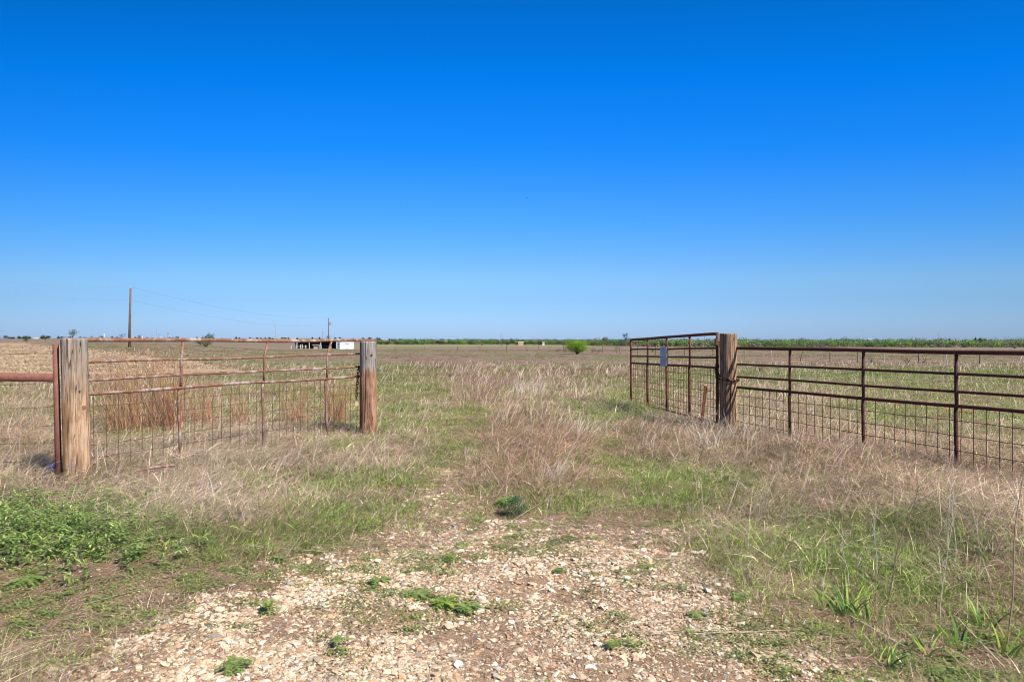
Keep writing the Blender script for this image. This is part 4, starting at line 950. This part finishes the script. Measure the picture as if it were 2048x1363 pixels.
# ------------------------------------------------------------------ farm buildings
M_WHITE = flat_mat('white_sheet_metal', (.70, .70, .69), .6, 0, .04, 2); M_FWH = flat_mat('far_white_paint', (.48, .49, .5), .7, 0, .04, 2); M_TIN = flat_mat('grey_tin', (.34, .35, .36), .6, .2, .2, 2)
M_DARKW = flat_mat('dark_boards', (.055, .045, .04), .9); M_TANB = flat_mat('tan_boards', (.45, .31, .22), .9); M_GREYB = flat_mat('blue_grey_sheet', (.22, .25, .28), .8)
def sheds():
    D = 228; pxm = D/F
    x0 = (589-CX)*pxm; x1 = (674-CX)*pxm; z = tz((x0+x1)/2, D); W = x1-x0; top = EYE-3.0*pxm-z
    r = empty('open_shed', ((x0+x1)/2, D, z), 'long low open fronted shed with dark interior below the transformer pole', 'shed')
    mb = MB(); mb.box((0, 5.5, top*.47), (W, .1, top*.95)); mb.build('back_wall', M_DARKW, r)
    for s in (-1, 1):
        mb = MB(); mb.box((s*(W/2-.05), 2.8, top*.46), (.1, 5.3, top*.92)); mb.build('side_wall', M_GREYB, r)
    mb = MB(); V = np.array([(-W/2-.4, -.6, top), (W/2+.4, -.6, top), (W/2+.4, 5.9, top-.35), (-W/2-.4, 5.9, top-.35)]); V2 = V+[0, 0, .12]
    mb.add(np.vstack([V, V2]), [[3, 2, 1, 0], [4, 5, 6, 7], [0, 1, 5, 4], [1, 2, 6, 5], [2, 3, 7, 6], [3, 0, 4, 7]]); mb.build('roof', M_TIN, r)
    for t in (-.44, -.15, .12, .36, .49): mb = MB(); mb.box((t*W, -.1, top*.5), (.2, .2, top)); mb.build('post', M_PALEW, r)
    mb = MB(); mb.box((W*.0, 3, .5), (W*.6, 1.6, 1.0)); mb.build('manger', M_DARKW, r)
    # pen posts before it
    p = empty('pen_fence', ((600-CX)*pxm, D-5, tz((600-CX)*pxm, D-5)), 'short pale pen posts before the open shed', 'fence')
    for k, u in enumerate((592, 603, 610, 613.5, 620.5)):
        mb = MB(); hh = (1.1, 1.2, 1.35, 1.5, 1.2)[k]; mb.box(((u-600)*pxm, 0, hh/2), (.22, .2, hh)); mb.build('post', M_PALEW, p)
    mb = MB(); mb.box((8*pxm, .12, .9), (30*pxm, .04, .12)); mb.box((8*pxm, .12, .5), (30*pxm, .04, .12)); mb.build('rail', M_GREYW, p)
    # white storage shed
    xa = (677-CX)*pxm*.97; D2 = D-8; xw = (692-CX)/F*D2; z = tz(xw, D2); Hh = 14.5/F*D2; Wd = 25/F*D2
    s = empty('storage_shed', (xw, D2, z), 'bright white metal storage shed with a door beside the open shed', 'shed', rz=R_(6))
    mb = MB(); mb.box((0, 2.2, Hh*.48), (Wd, 4.4, Hh*.96)); mb.build('wall', M_WHITE, s)
    mb = MB(); y0, y1 = -.15, 4.55; a = Wd/2+.15; V = [(-a, y0, Hh*.965), (0, y0, Hh*1.09), (a, y0, Hh*.965), (-a, y1, Hh*.965), (0, y1, Hh*1.09), (a, y1, Hh*.965)]
    mb.add(V, [[0, 1, 4, 3], [1, 2, 5, 4], [0, 3, 5, 2]], [[0, 2, 1], [3, 4, 5]]); mb.build('roof', M_WHITE, s)
    mb = MB(); mb.box((.35, -.02, Hh*.38), (1.1, .04, Hh*.72)); dr = mb.build('door', M_WHITE, s)
    mb = MB(); mb.box((.35, -.06, Hh*.76), (1.3, .12, .1)); mb.box((.92, -.05, Hh*.38), (.05, .06, Hh*.72)); mb.build('door_frame', M_GREYB, dr)
    mb = MB(); mb.box((-Wd/2-.45, 1.6, Hh*.42), (.75, 2.4, Hh*.84)); mb.build('lean_to', M_GREYB, s)
    # tan feed hut with pale roof
    D3 = D-9; xf = (633-CX)/F*D3; z = tz(xf, D3); f = empty('feed_hut', (xf, D3, z), 'small tan hut with pale flat roof before the open shed', 'hut')
    mb = MB(); mb.box((0, .6, .65), (1.9, 1.2, 1.3)); mb.build('wall', M_TANB, f)
    mb = MB(); mb.box((0, .5, 1.36), (2.5, 1.8, .12)); mb.build('roof', M_PALEW, f)
    xf = (641-CX)/F*D3; z = tz(xf, D3); f = empty('metal_cabinet', (xf, D3-.5, z), 'small grey cabinet right of the tan feed hut', 'cabinet')
    mb = MB(); mb.box((0, .3, .5), (.75, .5, 1.0)); mb.build('body', M_TIN, f); mb = MB(); mb.box((0, .03, .6), (.5, .05, .5)); mb.build('door', M_GREYB, f)
sheds()
def far_box(name, cat, label, u0, u1, vt, d, depth, mat, roof=None, group=None):
    x = ((u0+u1)/2-CX)/F*d; z = tz(x, d); W = (u1-u0)/F*d; H_ = EYE+(HV-vt)/F*d-z
    r = empty(name, (x, d, z), label, cat, group); mb = MB(); mb.box((0, depth/2, H_*.45), (W, depth, H_*.9)); mb.build('wall', mat, r)
    a = W/2+.3; mb = MB(); h0, h1 = H_*.9+.003, H_
    mb.add([(-a, -.3, h0), (a, -.3, h0), (a, depth+.3, h0), (-a, depth+.3, h0), (-a, depth/2, h1), (a, depth/2, h1)], [[0, 1, 5, 4], [2, 3, 4, 5], [3, 2, 1, 0]], [[0, 4, 3], [1, 2, 5]])
    mb.build('roof', roof or mat, r); return r
FB = 'far white farm buildings'
far_box('far_barn', 'barn', 'tiny white barn just left of the tall dark pole', 253, 257, 672.8, 1500, 8, M_FWH, None, FB)
far_box('far_barn', 'barn', 'tiny long white barn just right of the tall dark pole', 264, 271, 672.5, 1500, 8, M_FWH, None, FB)
far_box('far_barn', 'barn', 'tiny white barn above the first gate upright', 352, 359, 674, 1500, 8, M_FWH, M_TIN, FB)
far_box('far_barn', 'barn', 'long pale low roof behind the left gate near the thin mast', 556, 588, 674.5, 1400, 14, M_PALEW, M_FWH, FB)
far_box('far_barn', 'barn', 'tiny white barn low on the left horizon', 66, 72, 673.5, 1500, 8, M_FWH, M_TIN, FB)
far_box('far_barn', 'barn', 'pale roof in the trees right of the two tone post', 762, 774, 677.0, 640, 8, M_TIN, M_FWH, FB)
far_box('far_barn', 'barn', 'pale yellow roof among the middle woods', 1036, 1047, 683.0, 425, 5, M_TANB, flat_mat('cream_roof', (.7, .66, .45), .7), FB)
far_box('far_barn', 'barn', 'small bright cream building among the middle woods', 1085, 1089, 683.5, 425, 3, flat_mat('cream_wall', (.72, .62, .42), .8), M_FWH, FB)
far_box('far_barn', 'barn', 'tiny white roof standing above the right woods', 1738, 1744, 677.2, 700, 5, M_FWH, M_FWH, FB)
def tank(u, vt, wpx, d, label, name='silo'):
    x = (u-CX)/F*d; z = tz(x, d); H_ = EYE+(HV-vt)/F*d-z; r = wpx/F*d/2; root = empty(name, (x, d, z), label, 'silo', 'white silos on the left horizon')
    mb = MB(); mb.tube([(0, 0, 0), (0, 0, H_*.92)], r, 16); mb.build('cylinder', M_FWH, root, False); mb = MB(); mb.tube([(0, 0, H_*.925), (0, 0, H_)], [r*1.02, r*.2], 16); mb.build('cap', M_FWH, root)
tank(208, 666.5, 2.6, 1500, 'slim white silo alone on the left horizon')
tank(284, 671, 2.4, 1500, 'short white silo right of the tall dark pole')
tank(321.5, 673, 2, 1500, 'smallest white silo at the foot of the first pylon')
def lattice(u, vt, wpx, d, label, name='lattice_tower', cat='tower'):
    x = (u-CX)/F*d; z = tz(x, d); H_ = EYE+(HV-vt)/F*d-z; w_ = wpx/F*d; mb = MB(); r = max(.05, .00022*d); n = 6
    root = empty(name, (x, d, z), label, cat, 'far masts and pylons')
    L = lambda k, s, q: np.array([s*w_/2*(1-.75*k/n), q*w_/2*(1-.75*k/n), H_*k/n])
    for s in (-1, 1):
        for q in (-1, 1): mb.tube([L(0, s, q), L(n, s, q)], r, 4)
    for k in range(n):
        for q in (-1, 1): mb.tube([L(k, -1, q), L(k+1, 1, q)], r*.7, 4); mb.tube([L(k, 1, q), L(k+1, -1, q)], r*.7, 4)
    mb.build('frame', flat_mat('tower_steel', (.28, .31, .35), .6), root)
    mb = MB()
    for f in (.8, .93): mb.tube([(-w_*.6, 0, H_*f), (w_*.6, 0, H_*f)], r, 4)
    mb.build('crossarm', M_TIN, root)
lattice(318, 666, 2.5, 1300, 'shorter grey pylon on the left horizon')
lattice(336, 663.5, 4, 1300, 'wider taller grey pylon on the left horizon', 'lattice_tower')
lattice(551, 650, 1.0, 900, 'very thin tall mast behind the left gate')
lattice(646, 660.5, 2.2, 700, 'blue grey lattice tower behind the open shed')

# ------------------------------------------------------------------ trees
def tree(u, d, vt, wpx, label, cols, dens=420, name='far_tree', L=None, trunk=.3, group='trees on the horizon'):
    x, y, z = at(u, d); H_ = EYE+(HV-vt)/F*d-z; W = wpx/F*d; L = L or max(.12, W*.09)
    root = empty(name, (x, y, z), label, 'tree', group); nl = 9
    lob = rng.normal(0, 1, (nl, 3)); lob /= np.linalg.norm(lob, axis=1)[:, None]; lob *= (.4+.6*rng.random(nl))[:, None]
    lob = lob*np.array([W*.40, W*.36, H_*.27])+np.array([0, 0, H_*(.5+trunk*.42)])
    I = rng.integers(0, nl, dens); P = lob[I]+rng.normal(0, 1, (dens, 3))*np.array([W*.10, W*.10, H_*.07]); P[:, 2] = np.clip(P[:, 2], H_*trunk*.5, H_)
    c = np.array(cols)[rng.integers(0, len(cols), dens)]*(.6+.8*rng.random(nl))[I][:, None]*(.8+.4*rng.random((dens, 1)))
    dd = rng.normal(0, 1, (dens, 3)); dd[:, 2] = np.abs(dd[:, 2])*.6; dd /= np.linalg.norm(dd, axis=1)[:, None]
    A = Acc(); A.add(*leaves(P, dd, L*(.6+.8*rng.random(dens)), L*(.5+.3*rng.random(dens)), c)); A.build('crown', M_LEAF, root)
    mb = MB(); b = W*.03
    mb.tube([(0, 0, -.2), (b*.5, 0, H_*.25), (0, 0, H_*.5)], [b, b*.8, b*.5], 7)
    for q in range(7): e = lob[q]; mb.tube([(0, 0, H_*.3+.02*H_*q), e*[.5, .5, .8], e], [b*.5, b*.35, b*.12], 5)
    mb.build('trunk', M_BARK, root)
GD = [(.06, .10, .035), (.08, .13, .04)]; GM = [(.09, .17, .035), (.12, .21, .04)]
GO = [(.14, .15, .06), (.20, .19, .07)]
tree(52, 170, 669.5, 16, 'dense green bushy tree at far left beyond the ploughed field', GM, 700, trunk=.05)
tree(91, 240, 672, 11, 'low dull tree left of the square post', GO, 300)
tree(145, 160, 658, 19, 'yellowish sparse tree rising above the square post', [(.17, .17, .07), (.24, .22, .09), (.10, .12, .04)], 330, L=.3, trunk=.5)
tree(130, 500, 671.5, 9, 'small dark tree left of the square post top', GD, 200)
tree(183, 500, 670.5, 10, 'dark tree just right of the square post', GD, 250)
tree(215, 800, 672.5, 6, 'tiny dark tree right of the slim white silo', GD, 160)
tree(244, 420, 664.5, 13, 'dark round tree left of the tall pole', GD, 330, trunk=.4)
tree(278, 450, 668, 12, 'dark tree right of the tall pole', GD, 300, trunk=.4)
tree(400, 160, 672, 20, 'low green tree left part of the leafy bush', GM, 500, L=.3, trunk=.1)
tree(420, 158, 664, 19, 'round green crown rising from the wide leafy bush', GM, 600, L=.28, trunk=.4)
tree(443, 900, 673.5, 8, 'tiny dark tree right of the wide leafy bush', GD, 160)
tree(1252, 430, 665, 13, 'dark airy tree standing above the middle woods', GD+[(.10, .16, .06)], 360, L=.7, trunk=.5)
tree(1210, 435, 672.5, 17, 'rounded pinkish green tree left of the airy tree', [(.20, .22, .10), (.14, .22, .06), (.24, .22, .14)], 600, L=.7, trunk=.3)
tree(1289, 440, 673.5, 16, 'round green tree behind the open gate end', GM, 500, L=.7, trunk=.3)
tree(1965, 450, 672.5, 16, 'tall green tree above the right woods', GM, 600, L=.8, trunk=.3)
tree(1952, 460, 673.5, 9, 'thin green tree touching the tall right tree', GM, 300, L=.7, trunk=.3)
tree(1878+22, 640, 674.2, 7, 'dark flat topped tree right of the thin bare pole', GD, 200, L=1.0)
tree(1893-10, 650, 674.5, 5, 'small dark square tree beside the thin bare pole', GD, 160, L=1.0)
def woods():
    A = Acc(); mb = MB()
    def row(n, u0, u1, d0, d1, topz, var, cols, L, hmin=2.2):
        u = u0+(u1-u0)*rng.random(n); d = d0+(d1-d0)*rng.random(n); x = (u-CX)/F*d; z = terrain(x, d); k = 120
        tp = topz+rng.normal(0, var, n)+(fbm(x, d, 25, 171, 2)-.5)*var*3; H_ = np.maximum(tp-z, hmin)*(.7+.3*rng.random(n)); W = H_*(.8+.7*rng.random(n))
        I = np.repeat(np.arange(n), k); m = len(I); dd = rng.normal(0, 1, (m, 3)); dd /= np.linalg.norm(dd, axis=1)[:, None]
        rad = rng.random(m)**.45; off = dd*rad[:, None]; lob = 1+.35*np.sin(np.arctan2(off[:, 1], off[:, 0])*3+I)*np.cos(off[:, 2]*4+I*1.7)
        P = np.stack([x[I]+off[:, 0]*W[I]*.5*lob, d[I]+off[:, 1]*W[I]*.5*lob, z[I]+H_[I]*(.55+off[:, 2]*.45*lob)], -1); P[:, 2] = np.maximum(P[:, 2], z[I]+.15)
        cc = np.array(cols)[rng.integers(0, len(cols), n)]*(.75+.5*rng.random((n, 1))); c = cc[I]*(.65+.7*rng.random((m, 1)))
        d2 = rng.normal(0, 1, (m, 3)); d2[:, 2] = np.abs(d2[:, 2]); d2 /= np.linalg.norm(d2, axis=1)[:, None]
        A.add(*leaves(P, d2, L*(.6+.8*rng.random(m)), L*(.5+.3*rng.random(m)), c))
        for q in range(0, n, 2): mb.tube([(x[q], d[q], z[q]-.2), (x[q]+.2, d[q], z[q]+H_[q]*.6)], [.14, .06], 4, False)
    MIX = [(.17, .30, .06), (.12, .22, .05), (.23, .36, .07), (.10, .16, .06), (.20, .18, .12), (.17, .165, .11), (.18, .26, .08), (.08, .13, .05)]
    row(1500, 1180, 2300, 425, 520, .45, .6, MIX, .75)
    row(460, 740, 1200, 425, 520, .15, .5, MIX, .8, 1.8)
    row(150, 1150, 2300, 412, 428, -2.6, .5, [(.22, .21, .15), (.17, .15, .11), (.19, .28, .07), (.25, .22, .16)], .6, 1.2)
    row(420, 1200, 2500, 640, 760, 1.15, .8, [(.09, .14, .06), (.11, .16, .07), (.07, .115, .06)], 1.1)
    row(260, 740, 1260, 640, 760, .5, .3, [(.09, .14, .06), (.11, .16, .07)], 1.1)
    row(110, -400, 760, 1150, 1400, 3.0, 1.6, [(.06, .09, .05), (.08, .11, .05)], 1.8, 2.5)
    row(60, -350, 110, 800, 950, 4.0, .8, [(.06, .09, .04)], 1.5, 3)
    tag(A.build('woodland', M_LEAF), 'long low band of green woods along the horizon', 'woods', kind='stuff')
    tag(mb.build('woodland_trunks', M_BARK), 'thin grey trunks inside the distant woods', 'woods', kind='stuff')
woods()
# low scattered shrubs in front of the right woods
for k, (u, d, w_, h_, lb) in enumerate([(1930, 250, 3, 1.2, 'low grey shrub far before the right woods'), (1985, 240, 2.4, 1.0, 'olive shrub before the woods near the right edge'), (2030, 230, 3.4, 1.3, 'grey green shrub at the right edge before the woods'),
        (1900, 300, 3, 1.3, 'low grey shrub left of the olive one before the woods'), (962, 330, 4, 2.2, 'yellow green shrub left of the lone bare pole')]):
    leafball('bush', u, 0, w_, h_, 260, .35, [(.16, .16, .10), (.12, .15, .07)] if u > 1000 else [(.22, .28, .06)], lb, 'shrub', d=d, group='shrubs before the woods', stems=True)

# ------------------------------------------------------------------ bird
def bird():
    x, y, z = at(1053.5, 90); z = EYE+(HV-396)/F*90
    mb = MB(); mb.tube([(-.10, 0, -.01), (-.04, 0, 0), (.04, 0, .005), (.09, 0, .01)], [.008, .03, .032, .012], 8)
    for s in (-1, 1): mb.add([(.05, 0, .01), (-.04, 0, .01), (-.07, s*.22, .07), (.0, s*.20, .075), (-.12, s*.36, .03)], [[0, 1, 2, 3]], [[2, 4, 3]])
    o = mb.build('bird', flat_mat('dark_feathers', (.05, .045, .04))); o.location = (x, y, z); o.rotation_euler = (.2, .1, .5); tag(o, 'tiny dark bird gliding high in the blue sky', 'bird')
bird()
